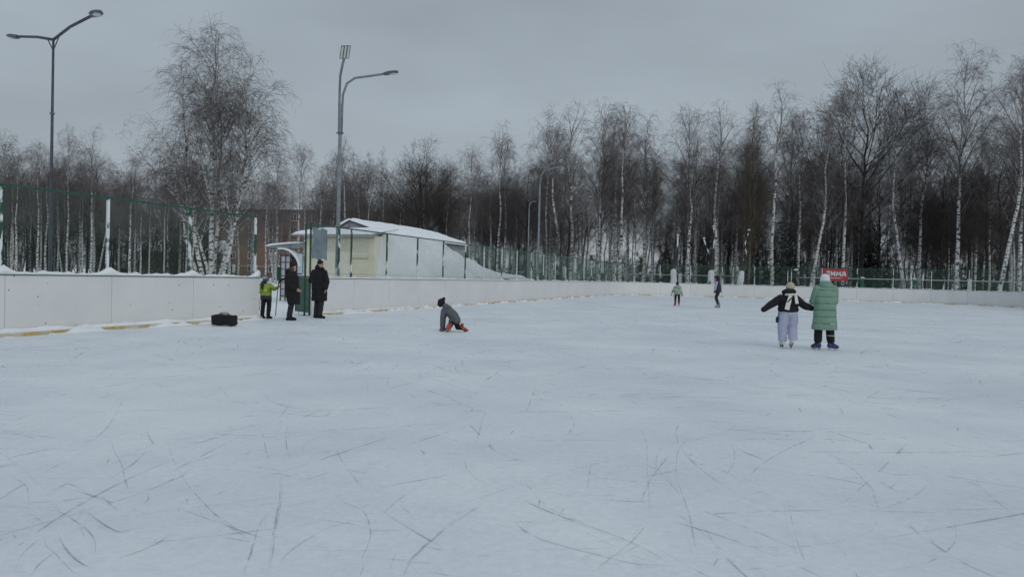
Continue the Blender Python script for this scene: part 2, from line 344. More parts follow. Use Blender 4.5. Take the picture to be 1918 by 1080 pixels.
Z7 = [[(470,315),(500,370),(505,470),(510,560),(515,640)],[(515,670),(450,745),(380,800),(280,878)],[(670,350),(625,400),(612,470),(625,540),(660,640),(680,740),(695,795)],[(560,390),(538,450),(570,510),(640,580)],
[(615,640),(680,690),(790,780)],[(0,575),(130,635),(300,695),(450,755),(590,830)],[(10,575),(200,650),(330,705),(440,720)],[(0,665),(40,705),(150,755),(330,800),(450,830),(600,840)],
[(1035,580),(1045,660),(1065,740),(1090,810),(1120,865)],[(1365,670),(1340,710),(1220,750),(1050,768),(880,765),(800,740)],[(1560,500),(1540,550),(1480,590),(1370,630)],[(1140,390),(1250,460),(1340,550),(1365,630)],
[(1570,540),(1640,640),(1660,700),(1650,760),(1570,820),(1450,850),(1200,878)],[(870,465),(1050,490),(1250,520),(1320,540)],[(1210,480),(1330,482),(1500,503),(1700,525),(1918,540)],[(820,370),(832,440),(800,500)],
[(610,490),(700,505),(770,485)],[(170,570),(340,575),(420,580),(470,640)],[(30,195),(250,208),(470,215),(650,200)],[(770,170),(900,190),(1100,215),(1230,230)],[(840,790),(940,878)],[(1750,490),(1745,530),(1830,610),(1918,655)],
[(1170,325),(1190,360),(1210,395)],[(950,390),(1050,345),(1180,325),(1300,325)],[(295,460),(285,510),(280,555)],[(160,490),(350,495),(450,475)],[(1360,650),(1365,680),(1380,705)],[(500,360),(750,370),(970,375)],[(1790,680),(1918,725)],
[(1440,390),(1450,415),(1460,440)],[(1220,240),(1235,260),(1235,280)]]
rr = random.Random(3)
for Z, ox in ((Z6, 0), (Z7, 960)):
    for pl in Z:
        w_ = [G(ox+x/2.0, 640+y/2.0) for x, y in pl]; w_ = [(p.x, p.y) for p in w_]
        d = (Vector(w_[0])).length
        ribbon(w_, rr.uniform(.0022, .0042)*(1+d*.07), .004, 1)
        if rr.random() < .3: ribbon([(x+rr.uniform(.006, .014), y+rr.uniform(-.01, .01)) for x, y in w_], rr.uniform(.005, .010), .003, 2)
        if rr.random() < .35: ribbon([(x-rr.uniform(.012, .03), y) for x, y in w_], rr.uniform(.006, .01), .0035, 3)
# countless lesser cuts
for i in range(17000):
    u = -3+78*rr.random()**1.45; v = rr.uniform(-13.2, 17.2)
    if u < 3 and rr.random() < .6 or u < 9 and rr.random() < .35: continue
    p = UV(u, v); a = rr.uniform(0, 6.28); Ln = rr.choice((.15, .25, .4, .7, 1.2, 2.5))*rr.uniform(.6, 1.4); cur = rr.gauss(0, .5)/max(Ln, .4)
    n = 4 if Ln < .6 else 9; pts = []
    x, y = p.x, p.y
    for k in range(n):
        pts.append((x, y)); x += math.cos(a)*Ln/n; y += math.sin(a)*Ln/n; a += cur*Ln/n
    t = rr.random(); mi = 1 if t < .16 else (2 if t < .72 else 3)
    dist = math.hypot(p.x, p.y)
    ribbon(pts, rr.uniform(.003, .006)*(1+dist*.05)*(1 if mi == 1 else 1.9), .004-.0005*(mi-1), mi)
V, Q = join(iceP)
tag(fast('ice_rink', V, Q, [M['ice'], M['mark'], M['faint'], M['frost']], mi=np.concatenate(iceM)), kind='structure')

# ================================================================== BOARDS AND RINK FENCE
# path of the boards by arc length: left straight, corner, far end, corner, right straight
U_A, U_B = UF-RAD, UF-RAD
U_START = -4.0
L1 = U_A-U_START; LC = math.pi/2*RAD; L2 = (VR-VL)-2*RAD
def path(s, off=0.0):
    """s = arc length from the near end of the left board, off = outward offset; returns (u,v)"""
    if s <= L1: return (U_START+s, VL-off)
    s -= L1
    if s <= LC:
        a = s/RAD; return (U_A+(RAD+off)*math.sin(a), VL+RAD-(RAD+off)*math.cos(a))
    s -= LC
    if s <= L2: return (UF+off, VL+RAD+s)
    s -= L2
    if s <= LC:
        a = s/RAD; return (U_B+(RAD+off)*math.cos(a), VR-RAD+(RAD+off)*math.sin(a))
    s -= LC
    return (U_B-s, VR+off)
def pw(s, off, z): u, v = path(s, off); return UV(u, v, z)
def s_of_px(px): return u_at(px)-U_START
GATE0, GATE1 = s_of_px(487), s_of_px(585)
STOT = L1+2*LC+L2+22
BH = 1.22
def strip(name, s0, s1, prof, mats, parent, step=.6, jitter=None, smooth=False):
    """sweep a closed profile [(off,z),...] along the path"""
    n = max(2, int((s1-s0)/step)+1); ss = np.linspace(s0, s1, n); k = len(prof); vs = []; fs = []
    for i, s in enumerate(ss):
        pr = jitter(s, prof) if jitter else prof
        for (o, z) in pr: vs.append(pw(s, o, z))
    for i in range(n-1):
        for j in range(k): fs.append((i*k+j, (i+1)*k+j, (i+1)*k+(j+1) % k, i*k+(j+1) % k))
    fs.append(tuple(range(k))); fs.append(tuple((n-1)*k+j for j in range(k-1, -1, -1)))
    b = MB(); b.add(vs, fs); return b.build(name, mats, parent, smooth)
post_px = [-390, -180, 10, 210, 363, 485]
post_s_left = [s_of_px(p) for p in (-520, -255, 10, 210, 363, 485)]
post_s_left = [GATE0-.08-2.66*k for k in range(6, -1, -1)]
post_s_left = [s for s in post_s_left if s > .2]
for k, px in zip((-1, -2, -3, -4), (485, 363, 210, 10)): post_s_left[k] = s_of_px(px)
right_px = [588, 664, 730, 787, 835, 876, 911, 944, 972, 999, 1021.6, 1043.5, 1063, 1080, 1097, 1111, 1125, 1138]
post_s_right = [s_of_px(p) for p in right_px]
extra = s_of_px(641)
s = post_s_right[-1]
while s < STOT-3: s += 3.0; post_s_right.append(s)
def bank(h0, h1, seed):
    def f(s, prof):
        x = np.array([s]); a = float(fbm1(x, seed, .35)[0]); b = float(fbm1(x, seed+5, 1.3)[0])
        k = min(1.0, max(.25, 1.25-(s/60)))
        hh = max(.02, (h0+h1*(a*.7+b*.3))*k); return [(o if o > -.02 else o*(.7+.5*a*.6+.3*b), z if z < .02 else z*hh) for (o, z) in prof]
    return f
def foot(seed):
    def f(s, prof):
        x = np.array([s]); a = float(fbm1(x, seed, .22)[0])+.5*float(fbm1(x, seed+5, 1.1)[0])
        hh = .035+.075*a; return [(o, z if z < 0 else z*hh) for (o, z) in prof]
    return f
def cap_jit(seed, posts, amp, near):
    def f(s, prof):
        x = np.array([s]); a = float(fbm1(x, seed, .5)[0]); b = float(fbm1(x, seed+3, 2.2)[0])
        m = sum(math.exp(-((s-p)/.16)**2) for p in posts if abs(s-p) < 1)*near
        hh = max(.012, amp*(1+.6*a+.5*b)+m*.13)
        return [(o, z if z < .01+BH+.02 else BH+.02+(z-BH-.02)*hh/.05) for (o, z) in prof]
    return f
def boards(s0, s1, cuts, label, seed, snow_amp, near, end_from_gate):
    root = empty('rink_board', pw(s0, 0, 0)); tag(root, label, 'rink board')
    inv = Matrix.Translation(-root.location)
    cuts = [s0]+[c for c in cuts if s0+.4 < c < s1-.4]+[s1]
    objs = []
    for a, b in zip(cuts[:-1], cuts[1:]):
        objs.append(strip('panel', a+.006, b-.006, [(0, .0), (0, BH), (.05, BH), (.05, 0)], M['board'], root, 1.0))
    objs.append(strip('frame', s0, s1, [(.055, .02), (.055, BH-.03), (.11, BH-.03), (.11, .02)], M['green'], root, 1.0))
    objs.append(strip('cap_rail', s0, s1, [(-.015, BH+.002), (-.015, BH+.022), (.125, BH+.022), (.125, BH+.002)], M['rail'], root, 1.0))
    objs.append(strip('kick_strip', s0, s1, [(-.13, -.01), (-.13, .072), (-.10, .078), (-.10, -.01)], M['kick'], root, 1.0))
    z = BH+.02
    objs.append(strip('snow_cap', s0+.02, s1-.02, [(-.03, z), (-.045, z+.02), (-.02, z+.04), (.05, z+.05), (.13, z+.04), (.16, z+.015), (.14, z)], M['snow'], root, .12, cap_jit(seed, cuts, snow_amp, near), True))
    objs.append(strip('snow_ledge', s0, s1, [(-.001, .0), (-.10, .0), (-.112, .075), (-.075, .105), (-.03, .15), (-.001, .17)], M['snow'], root, .15, bank(.95, .25, seed+9), True))
    objs.append(strip('snow_foot', s0, s1, [(-.115, -.02), (-.27, -.02), (-.22, .2), (-.15, 1.0), (-.12, 1.0)], M['snow'], root, .12, foot(seed+19), True))
    for o in objs:
        o.data.transform(inv)
    return root
bl = boards(.0, GATE0, post_s_left, 'long white rink board left of the open gate, scuffed, with snow along its top', 11, .055, 1, True)
br = boards(GATE1, STOT, post_s_right, 'white rink board right of the gate, curving round the far end of the ice', 31, .035, .35, False)

FZ = 3.0
def fence(posts, s0, s1, label, extra_posts=(), m0=None):
    root = empty('chain_link_fence', pw(posts[0], .14, 0)); tag(root, label, 'fence'); inv = Matrix.Translation(-root.location)
    objs = []
    for i, p in enumerate(list(posts)+list(extra_posts)):
        u, v = path(p, .15); c = UV(u, v, (FZ)/2); b = MB()
        far = c.y > 38
        w_ = (.045 if (m0 and (i == 0 or p == s_of_px(579))) else .054) if c.y < 38 else .045
        b.box(c, (w_, w_, FZ), Matrix.Rotation(-TH, 3, 'Z'))
        objs.append(b.build('post', M['farpost'] if far else (M['post'] if m0 is None else (M['green'] if (i == 0 or p == s_of_px(579)) else M['post2'])), root))
    n = int((s1-s0)/1.0)+2; ss = np.linspace(s0, s1, n)
    b = MB(); b.tube([pw(s, .15, FZ+.025) for s in ss], .026, 6); objs.append(b.build('top_rail', M['rail'], root))
    b = MB(); b.tube([pw(s, .15, 1.4) for s in ss], .004, 4); objs.append(b.build('tension_wire', M['rail'], root))
    # woven wire
    z0, z1 = BH+.06, FZ; h = z1-z0; P = []
    for sg in (0, 1):
        x = s0-h
        while x < s1:
            a, bb = x, x+h; ts = np.linspace(0, 1, 4); pts = []
            lo = max(0, (s0-a)/h); hi = min(1, (s1-a)/h)
            if hi-lo > .05:
                for t in np.linspace(lo, hi, 4):
                    zz = z0+h*t if sg == 0 else z1-h*t; q = pw(a+h*t, .15+(.004 if sg else -.004)+.0, zz); pts.append((q.x, q.y, q.z))
                P.append(pts)
            x += .075
    P = np.array(P); V, Q = tubes(P, np.full(P.shape[:2], .0021)*np.clip(P[:, :, 1]/26, 1, 1.5), 3)
    V -= np.array(root.location); objs2 = fast('wire_mesh', V, Q, M['wire'], root)
    for o in objs: o.data.transform(inv)
    return root
fence(post_s_left, 0.2, GATE0-.02, 'green chain link fence with snow-plastered posts above the left rink board')
fence(post_s_right, s_of_px(588), STOT-1, 'green chain link fence running from the gate past the kiosk and round the far end', extra_posts=(extra, s_of_px(579)), m0=1)

# hanging grey sheet on the fence next to the gate
a0, a1 = s_of_px(589), s_of_px(616); zt, zb = 2.9, 1.88
root = empty('grey_sheet', pw((a0+a1)/2, .08, zb)); tag(root, 'blank grey plastic sheet hung on the green fence beside the gate', 'sheet')
vs = []; nx, nz_ = 12, 14
for j in range(nz_+1):
    for i in range(nx+1):
        s_ = a0+(a1-a0)*i/nx; z_ = zb+(zt-zb)*j/nz_ + (.03*math.sin(i*.9) if j in (0, nz_) else 0)
        vs.append(pw(s_, .09+.014*math.sin(i*.8+j*.5)+.02*math.sin(j*.55), z_)-root.location)
fs = [(j*(nx+1)+i, j*(nx+1)+i+1, (j+1)*(nx+1)+i+1, (j+1)*(nx+1)+i) for j in range(nz_) for i in range(nx)]
b = MB(); b.add(vs, fs); o = b.build('sheet', two_mat('grey_sheet', (.16, .20, .22), (.25, .29, .31), 2.5, .3, .7, .35), root, True)
sm = o.modifiers.new('thick', 'SOLIDIFY'); sm.thickness = .006
for s_, z_ in ((a0+.03, zt-.04), (a1-.03, zt-.04), (a0+.03, zb+.06), (a1-.03, zb+.06)): MB().tube([pw(s_, .07, z_)-root.location, pw(s_, .16, z_)-root.location], .006, 5).build('tie', M['wire'], root)

# gate leaf, swung open outwards, seen nearly edge on
hinge = pw(GATE1+.02, .10, 0)
root = empty('rink_gate', hinge); tag(root, 'dark green steel gate leaf swung open at the gap in the boards', 'gate')
gdir = (G(571, 590)-hinge); gdir.z = 0; gdir.normalize(); gdir = Vector((-.62, .78, 0)).normalized(); gl = 1.15
ang = math.atan2(gdir.y, gdir.x); RZ = Matrix.Rotation(ang, 3, 'Z')
def gb(name, c, d, mat): b = MB(); b.box(RZ @ Vector(c), d, RZ); return b.build(name, mat, root)
gb('panel', (gl/2, 0, .70), (gl-.08, .025, 1.10), M['green'])
for x_ in (.02, gl-.02): gb('frame', (x_, 0, .70), (.05, .05, 1.22), M['green'])
for z_ in (.12, 1.285): gb('frame', (gl/2, 0, z_), (gl-.10, .046, .05), M['green'])
b = MB()
for i in range(9): b.box(RZ @ Vector((.1+i*.12, -.02, .70)), (.03, .02, 1.06), RZ)
b.build('rib', M['green'], root)
gb('snow_cap', (gl/2, 0, 1.325), (gl, .07, .03), M['snow'])
b = MB(); b.tube([RZ @ Vector((gl-.15, -.05, .02)), RZ @ Vector((gl-.15, -.05, .42))], .012, 6); b.tube([RZ @ Vector((gl-.15, -.05, .4)), RZ @ Vector((gl-.05, -.09, .4))], .01, 6); b.tube([RZ @ Vector((gl-.22, -.06, .2)), RZ @ Vector((gl-.08, -.06, .2))], .012, 6)
b.build('bolt', M['steel'], root)

# ================================================================== SNOW HEAP between boards and kiosk
def heapz(U, W):
    wall = np.interp(U, [28.6, 31.2, 31.9, 37.2, 38.6, 42.0, 43.6, 46.5, 50, 54, 60, 66], [.35, .5, 3.55, 3.5, 2.85, 2.30, 1.98, 1.62, 1.30, 1.12, .5, .2])
    brd = np.interp(U, [28.6, 31.5, 36, 44, 50, 55, 66], [.4, 1.1, 1.25, 1.28, 1.22, 1.1, .2])
    t = np.clip((W+17.35)/(17.35-14.75), 0, 1)        # 0 at wall, 1 at board
    back = np.clip((W+22)/(22-18.3), 0, 1)
    z = wall*(1-t)**1.25 + brd*(1-(1-t)**1.25)
    z = np.where(W < -18.3, wall*back**.7, z)
    return z + (.16*fbm2(U, W, 4, .30, 5)+.05*np.abs(fbm2(U, W, 8, 1.6, 3)))*np.clip(z, 0, 1) - .05
V, Q = grid(28.6, 66, 260, -18.02, -14.56, 50, heapz)
h1 = fast('snow_heap', V, Q, M['snow'], smooth=True); tag(h1, 'long heap of snow banked against the kiosk side wall and tailing off beside the fence', 'snow heap')
# lower snow bank behind shed end
def bankz(U, W): return np.maximum(-.05, (1.75-.10*np.abs(U-44.8)**1.25)*np.clip(1-((W+19.6)/1.55)**2, 0, 1) + .08*fbm2(U, W, 9, .5, 4))
V, Q = grid(43.7, 54, 80, -21.2, -18.06, 30, bankz)
tag(fast('snow_bank', V, Q, M['snow'], smooth=True), 'lower lumpy snow bank just past the white brick end of the kiosk', 'snow bank')

# ================================================================== KIOSK
M['cream'] = vmat('cream_render', (.76, .735, .61), (.85, .83, .71), 1.5, .8, .25, 25)
M['cream2'] = vmat('cream_trim', (.74, .70, .53), (.82, .78, .62), 2, .8)
M['gable'] = vmat('grey_siding', (.30, .31, .35), (.38, .39, .43), 2, .6, sc=(1, 1, 6))
M['trim'] = vmat('plum_trim', (.055, .04, .06), (.08, .06, .085), 5, .5)
M['corr'] = vmat('corrugated_sheet', (.34, .36, .37), (.46, .48, .49), 4, .5)
M['glassd'] = vmat('window_glass', (.03, .035, .04), (.06, .065, .07), 3, .12)
M['white'] = vmat('white_frame', (.6, .61, .62), (.72, .73, .74), 5, .5)
def brick(name, c1, c2, mortar, scale=1.0, snowy=0):
    m, n, l, b = newmat(name); tc = n.new('ShaderNodeTexCoord'); br_ = n.new('ShaderNodeTexBrick')
    mpn = n.new('ShaderNodeMapping'); mpn.inputs['Rotation'].default_value = (R(90), 0, 0); l.new(tc.outputs['Object'], mpn.inputs[0]); l.new(mpn.outputs[0], br_.inputs['Vector'])
    br_.inputs['Color1'].default_value = (*c1, 1); br_.inputs['Color2'].default_value = (*c2, 1); br_.inputs['Mortar'].default_value = (*mortar, 1)
    br_.inputs['Scale'].default_value = scale; br_.inputs['Brick Width'].default_value = .26; br_.inputs['Row Height'].default_value = .085; br_.inputs['Mortar Size'].default_value = .012
    nz = noise(n, l, 1.2, 5); r = ramp2(n, l, nz.outputs[0], .3, (.82, .82, .82), .7, (1.1, 1.1, 1.1))
    mx = n.new('ShaderNodeMix'); mx.data_type = 'RGBA'; mx.blend_type = 'MULTIPLY'; mx.inputs[0].default_value = 1; l.new(br_.outputs[0], mx.inputs[6]); l.new(r.outputs[0], mx.inputs[7])
    l.new(mx.outputs[2], b.inputs['Base Color']); b.inputs['Roughness'].default_value = .85; return m
M['wbrick'] = brick('white_brick', (.40, .42, .45), (.58, .60, .63), (.16, .17, .18), 1.0)
KZ = R(0)
kiosk = empty('kiosk', UV(31, -20, 0), -TH); tag(kiosk, 'cream kiosk with snow-covered gable roof standing behind the fence', 'kiosk')
# local frame: x = v+20, y = u-31
def kb(name, c, d, mat, parent=kiosk, rot=None): b = MB(); b.box(c, d, rot); return b.build(name, mat, parent)
W0, W1 = -1.75, 2.0
kb('wall', ((W0+W1)/2, 5.45, 1.62), (W1-W0, 10.5, 3.24), M['cream']); kb('brick_wall', (W1+.02, 9.2, 1.6), (.06, 3.2, 3.2), M['wbrick'])
# front details
kb('pilaster', (W1-.14, .19-.03, 1.5), (.30, .08, 3.0), M['cream2'])
kb('pilaster', (W0+.14, .19-.03, 1.5), (.30, .08, 3.0), M['cream2'])
kb('cornice', ((W0+W1)/2, .15, 3.02), (W1-W0+.12, .12, .12), M['cream2'])
kb('cornice', ((W0+W1)/2, .165, 2.55), (W1-W0-.62, .06, .07), M['cream2'])
d_ = kb('door', (1.28, .165, 1.05), (.86, .06, 2.1), M['cream2']); b = MB(); b.box((1.28-.47, .15, 1.08), (.05, .09, 2.2)); b.box((1.28+.47, .15, 1.08), (.05, .09, 2.2)); b.box((1.28, .15, 2.2), (.99, .09, .05)); b.build('door_frame', M['cream2'], d_)
b = MB(); b.tube([(1.6, .10, 1.0), (1.6, .10, 1.14)], .012, 6); b.build('handle', M['steel'], d_)
# lean-to corrugated roof at the front
vs = []; nx = 96
for i in range(nx+1):
    x = -2.25+(2.18+2.25)*i/nx; wv = .025*math.sin(i*math.pi/2+.3)
    vs += [(x, -.45, 3.20+wv), (x, 2.2, 3.62+wv), (x, 2.2, 3.64+wv+.01), (x, -.45, 3.225+wv+.008)]
fs = []
for i in range(nx):
    a = i*4
    for j in range(4): fs.append((a+j, a+4+j, a+4+(j+1) % 4, a+(j+1) % 4))
fs += [(0, 3, 2, 1), (nx*4, nx*4+1, nx*4+2, nx*4+3)]
b = MB(); b.add(vs, fs); rf = b.build('roof', M['corr'], kiosk)
def snow_slab(name, x0, x1, y0, y1, zf, th, parent, nx=40, ny=16, seed=1):
    X, Y = np.meshgrid(np.linspace(x0, x1, nx), np.linspace(y0, y1, ny), indexing='ij')
    ed = np.clip(np.minimum(np.minimum(X-x0, x1-X), np.minimum(Y-y0, y1-Y))/.12, 0, 1)**.5
    base = np.vectorize(zf)(X, Y); Zt = base+.01+th*ed*(1+.25*fbm2(X, Y, seed, .4, 4)); Zb = base+.004
    top = np.stack([X, Y, Zt], -1).reshape(-1, 3); bot = np.stack([X, Y, Zb], -1).reshape(-1, 3); n = nx*ny; idx = np.arange(n).reshape(nx, ny)
    q = np.stack([idx[:-1, :-1], idx[1:, :-1], idx[1:, 1:], idx[:-1, 1:]], -1).reshape(-1, 4)
    rim = list(idx[:, 0])+list(idx[-1, 1:])+list(idx[::-1, -1][1:])+list(idx[0, ::-1][1:-1]); rim = np.array(rim); nx_ = np.roll(rim, -1)
    qr = np.stack([rim+n, nx_+n, nx_, rim], -1)
    return fast(name, np.concatenate([top, bot]), np.concatenate([q, (q+n)[:, ::-1], qr]), M['snow'], parent, True)
snow_slab('roof_snow', -2.22, 2.15, -.42, 2.2, lambda x, y: 3.25+(y+.45)*.16, .10, rf)
# main gable roof: ridge at x=-.5
rx, rz, e0, e1, ez = -.5, 4.12, -2.3, 2.5, 3.2
b = MB(); b.add([(e0+.25, 2.02, ez+.12), (e1-.6, 2.02, 3.36), (rx, 2.02, rz-.06), (e0+.25, 2.3, ez+.12), (e1-.6, 2.3, 3.36), (rx, 2.3, rz-.06)], [(0, 1, 2), (3, 5, 4), (0, 3, 4, 1), (1, 4, 5, 2), (2, 5, 3, 0)]); b.build('gable', M['gable'], kiosk)
def slope(xa, za, xb, zb, y0, y1, th, name, mat, parent):
    b = MB(); b.add([(xa, y0, za), (xb, y0, zb), (xb, y0, zb-th), (xa, y0, za-th), (xa, y1, za), (xb, y1, zb), (xb, y1, zb-th), (xa, y1, za-th)],
      [(0, 3, 2, 1), (4, 5, 6, 7), (0, 1, 5, 4), (1, 2, 6, 5), (2, 3, 7, 6), (3, 0, 4, 7)]); return b.build(name, mat, parent)
ra = slope(rx, rz, e1-.25, ez+.05, 1.9, 10.9, .07, 'roof', M['trim'], kiosk)
rb_ = slope(rx, rz-.002, e0, ez, 1.9, 10.9, .07, 'roof', M['trim'], kiosk)
snow_slab('roof_snow', rx, e1-.2, 1.93, 10.9, lambda x, y: rz+(x-rx)/(e1-rx)*(ez-rz), .16, ra, 30, 50, 3)
snow_slab('roof_snow', e0-.05, rx, 1.93, 10.9, lambda x, y: rz+(x-rx)/(e0-rx)*(ez-rz), .16, rb_, 30, 50, 4)
b = MB(); b.tube([(rx-.35, 1.95, 3.75), (rx+.9, 1.95, 3.7)], .018, 5); b.tube([(rx-.9, 1.94, 3.55), (rx+1.7, 1.94, 3.5)], .018, 5); b.tube([(rx, 1.95, 3.95), (rx, 1.95, 3.3)], .018, 5); b.build('gable_trim', M['trim'], kiosk)
# ---- canopy and arched porch left of the kiosk
can = empty('entrance_canopy', UV(31.2, -23.2, 0), -TH); tag(can, 'flat snow-topped canopy on thin posts at the left side of the kiosk', 'canopy')
b = MB(); nx = 14; vs = []
x0, x1 = -.80, 1.25
for i in range(nx+1):
    t = i/nx; x = x0+(x1-x0)*t; z = 2.62+.16*math.sin(t*math.pi*.55)
    vs += [(x, -.3, z), (x, 1.6, z), (x, 1.6, z+.04), (x, -.3, z+.04)]
fs = [];
for i in range(nx):
    a = i*4
    for j in range(4): fs.append((a+j, a+4+j, a+4+(j+1) % 4, a+(j+1) % 4))
fs += [(0, 3, 2, 1), (nx*4, nx*4+1, nx*4+2, nx*4+3)]
b.add(vs, fs); rf = b.build('roof', M['steel'], can)
snow_slab('roof_snow', x0-.02, x1, -.32, 1.6, lambda x, y: 2.655+.16*math.sin((x-x0)/(x1-x0)*math.pi*.55), .09, rf, 30, 14, 5)
for x_ in (-.6,): 
    b = MB(); b.tube([(x_, 1.5, 0), (x_, 1.5, 2.62)], .035, 8); b.build('post', M['lamphead'], can)
b = MB(); b.box((.25, -.2, 2.56), (1.9, .05, .08)); b.build('beam', M['lamphead'], can)
porch = empty('porch', UV(31.0, -22.4, 0), -TH); tag(porch, 'small arched porch with grid glazing and a dark door under the canopy', 'porch')
M['dframe'] = vmat('dark_frame', (.03, .03, .04), (.05, .05, .06), 4, .5); M['pale'] = vmat('pale_panel', (.42, .44, .46), (.52, .54, .56), 2, .4)
b = MB(); b.box((-.42, 0, 1.15), (.52, .03, 2.05)); b.build('glazing', M['pale'], porch)
b = MB()
for x_ in (-.70, -.42, -.14): b.box((x_, -.02, 1.15), (.045, .05, 2.3))
for k in range(7): b.box((-.42, -.022, .25+k*.33), (.56, .045, .03))
b.build('glazing_bars', M['dframe'], porch)
d_ = MB().box((.14, .05, 1.1), (.50, .04, 2.2)).build('door', vmat('door_dark', (.022, .018, .022), (.035, .03, .035), 3, .4), porch)
MB().box((.30, .02, .62), (.10, .02, .95)).build('door_panel', M['trim'], d_)
b = MB(); arc = []
for k in range(13):
    a = R(90-k*7.0); arc.append((-.55+1.05*math.cos(a), -.05, 1.45+1.05*math.sin(a)))
arc = [(-.75, -.05, 2.5)]+arc
b.tube(arc, .03, 6); b.build('arch', M['dframe'], porch)
b = MB(); vs = [];
for (x, y, z) in arc: vs += [(x, -.25, z+.02), (x, .5, z+.02), (x, .5, z+.10), (x, -.25, z+.10)]
fs = []
for i in range(len(arc)-1):
    a = i*4
    for j in range(4): fs.append((a+j, a+4+j, a+4+(j+1) % 4, a+(j+1) % 4))
fs += [(0, 3, 2, 1), tuple((len(arc)-1)*4+k for k in (0, 1, 2, 3))]
b.add(vs, fs); b.build('arch_snow', M['snow'], porch, True)
# notice board on the kiosk's left corner
nb = empty('notice_board', UV(30.94, -21.95, 1.35), -TH); tag(nb, 'pale blue notice board at the left corner of the kiosk wall', 'notice board')
MB().box((0, 0, .5), (.30, .03, 1.0)).build('frame', vmat('nb_frame', (.12, .28, .36), (.16, .33, .4), 3, .5), nb)
MB().box((0, -.022, .5), (.25, .012, .93)).build('sheet', vmat('nb_sheet', (.5, .58, .62), (.6, .66, .7), 6, .5), nb)
bin_ = empty('litter_bin', UV(29.2, -20.9, 0), 0); tag(bin_, 'dark litter bin heaped with snow beside the porch, behind the woman in black', 'litter bin')
MB().loft([(0, 0, 0, .17, .17), (0, 0, .05, .2, .2), (0, 0, .75, .23, .23), (0, 0, .78, .25, .25), (0, 0, .82, .25, .25)], 16).build('bin_body', M['dframe'], bin_, True)
MB().ell((0, 0, .82), (.24, .24, .12)).build('snow', M['snow'], bin_, True)

# ================================================================== BRICK APARTMENT BLOCK far behind
M['obrick'] = brick('orange_brick', (.19, .10, .068), (.25, .145, .10), (.20, .17, .15), 1.0)
YB = 175
ap = empty('apartment_block', (at(408, YB), YB, 0), R(-4)); tag(ap, 'brown brick apartment block with white-framed windows far behind the birches', 'apartment block')
BW, BHt = 46, 15.6
MB().box((BW/2, 6, BHt/2), (BW, 12, BHt)).build('wall', M['obrick'], ap)
rf = MB().box((BW/2, 6, BHt+.15), (BW+.8, 12.8, .3)).build('roof', M['lamphead'], ap)
snow_slab('roof_snow', -.3, BW+.3, -.3, 12.3, lambda x, y: BHt+.3, .25, rf, 40, 14, 9)
wf = wp = None
for r_ in range(5):
    for c_ in range(9):
        x = 3.2+c_*5.0; z = 2.1+r_*3.0
        if wf is None:
            b = MB(); ww, wh = 1.9, 1.5
            for xx in (-ww/2, -ww/6, ww/5, ww/2): b.box((xx, -.06, 0), (.10, .12, wh+.1))
            for zz in (-wh/2, wh/2): b.box((0, -.061, zz), (ww+.1, .118, .10))
            b.box((0, -.12, -wh/2-.08), (ww+.3, .2, .05))
            wf = b.build('window', M['white'], ap); wp = MB().box((0, -.02, 0), (ww-.06, .03, wh-.06)).build('pane', M['glassd'], wf); fo = wf
        else:
            fo = wf.copy(); COL.objects.link(fo); fo.parent = ap; p_ = wp.copy(); COL.objects.link(p_); p_.parent = fo
        fo.location = (x, 0, z)
# second low brick house at the left, mostly hidden
YB2 = 165
h2 = empty('brick_house', (at(262, YB2), YB2, 0), R(3)); tag(h2, 'low reddish house with a snowy roof glimpsed between the left-hand trunks', 'house')
MB().box((8, 5, 2.6), (17, 9, 5.2)).build('wall', M['obrick'], h2)
b = MB(); b.add([(-.8, 0, 5.2), (17, 0, 5.2), (17, 10, 5.2), (-.8, 10, 5.2), (-.8, 5, 8.2), (17, 5, 8.2)], [(0, 1, 5, 4), (2, 3, 4, 5), (1, 2, 5), (3, 0, 4), (3, 2, 1, 0)]); b.build('roof', M['snow'], h2)
for k in range(4):
    f_ = MB().box((2.5+k*4, .48, 2.7), (1.5, .1, 1.4)).build('window', M['white'], h2); MB().box((2.5+k*4, .42, 2.7), (1.25, .04, 1.15)).build('pane', M['glassd'], f_)

# ================================================================== PERIMETER PICKET FENCE
PH = R(27); PN = Vector((math.sin(PH), math.cos(PH), 0)); PD = Vector((math.cos(PH), -math.sin(PH), 0))
def pf(t): return PN*90 + PD*t
pfence = empty('picket_fence', pf(0)); tag(pfence, 'long green picket fence with snow-capped square piers in front of the birch wood', 'fence')
rzp = Matrix.Rotation(-PH, 3, 'Z')
M['pier'] = plastered('pier_snow', (.016, .11, .06), (.03, .16, .09), thr=.47, nscale=.35, fthr=.0, sc=(1, 1, 1.2))
T0, T1 = -118, 62
k = 0; t = T0; proto = None; piers = []
while t < T1 and k < 60:
    if proto is None:
        proto = MB().box((0, 0, 1.15), (.36, .36, 2.3), rzp).build('pier', M['pier'], pfence); cap0 = MB().ell((0, 0, 2.3), (.24, .24, .14)).build('snow_cap', M['snow'], proto, True); o = proto
    else: o = proto.copy(); COL.objects.link(o); o.parent = pfence; c_ = cap0.copy(); COL.objects.link(c_); c_.parent = o
    o.location = PD*t; piers.append(t); t += 5.0; k += 1
b = MB(); b2 = MB()
for a, c in zip(piers[:-1], piers[1:]):
    mid = PD*((a+c)/2)
    b.box(mid+Vector((0, 0, 2.16)), (4.62, .05, .06), rzp); b.box(mid+Vector((0, 0, .35)), (4.62, .05, .05), rzp)
    b2.box(mid+Vector((0, 0, 2.215)), (4.6, .09, .06), rzp)
b.build('rail', M['rail'], pfence); b2.build('rail_snow', M['snow'], pfence)
P = []
for a, c in zip(piers[:-1], piers[1:]):
    for x in np.arange(a+.3, c-.25, .145): q = PD*float(x); P.append([(q.x, q.y, .2), (q.x, q.y, 2.12)])
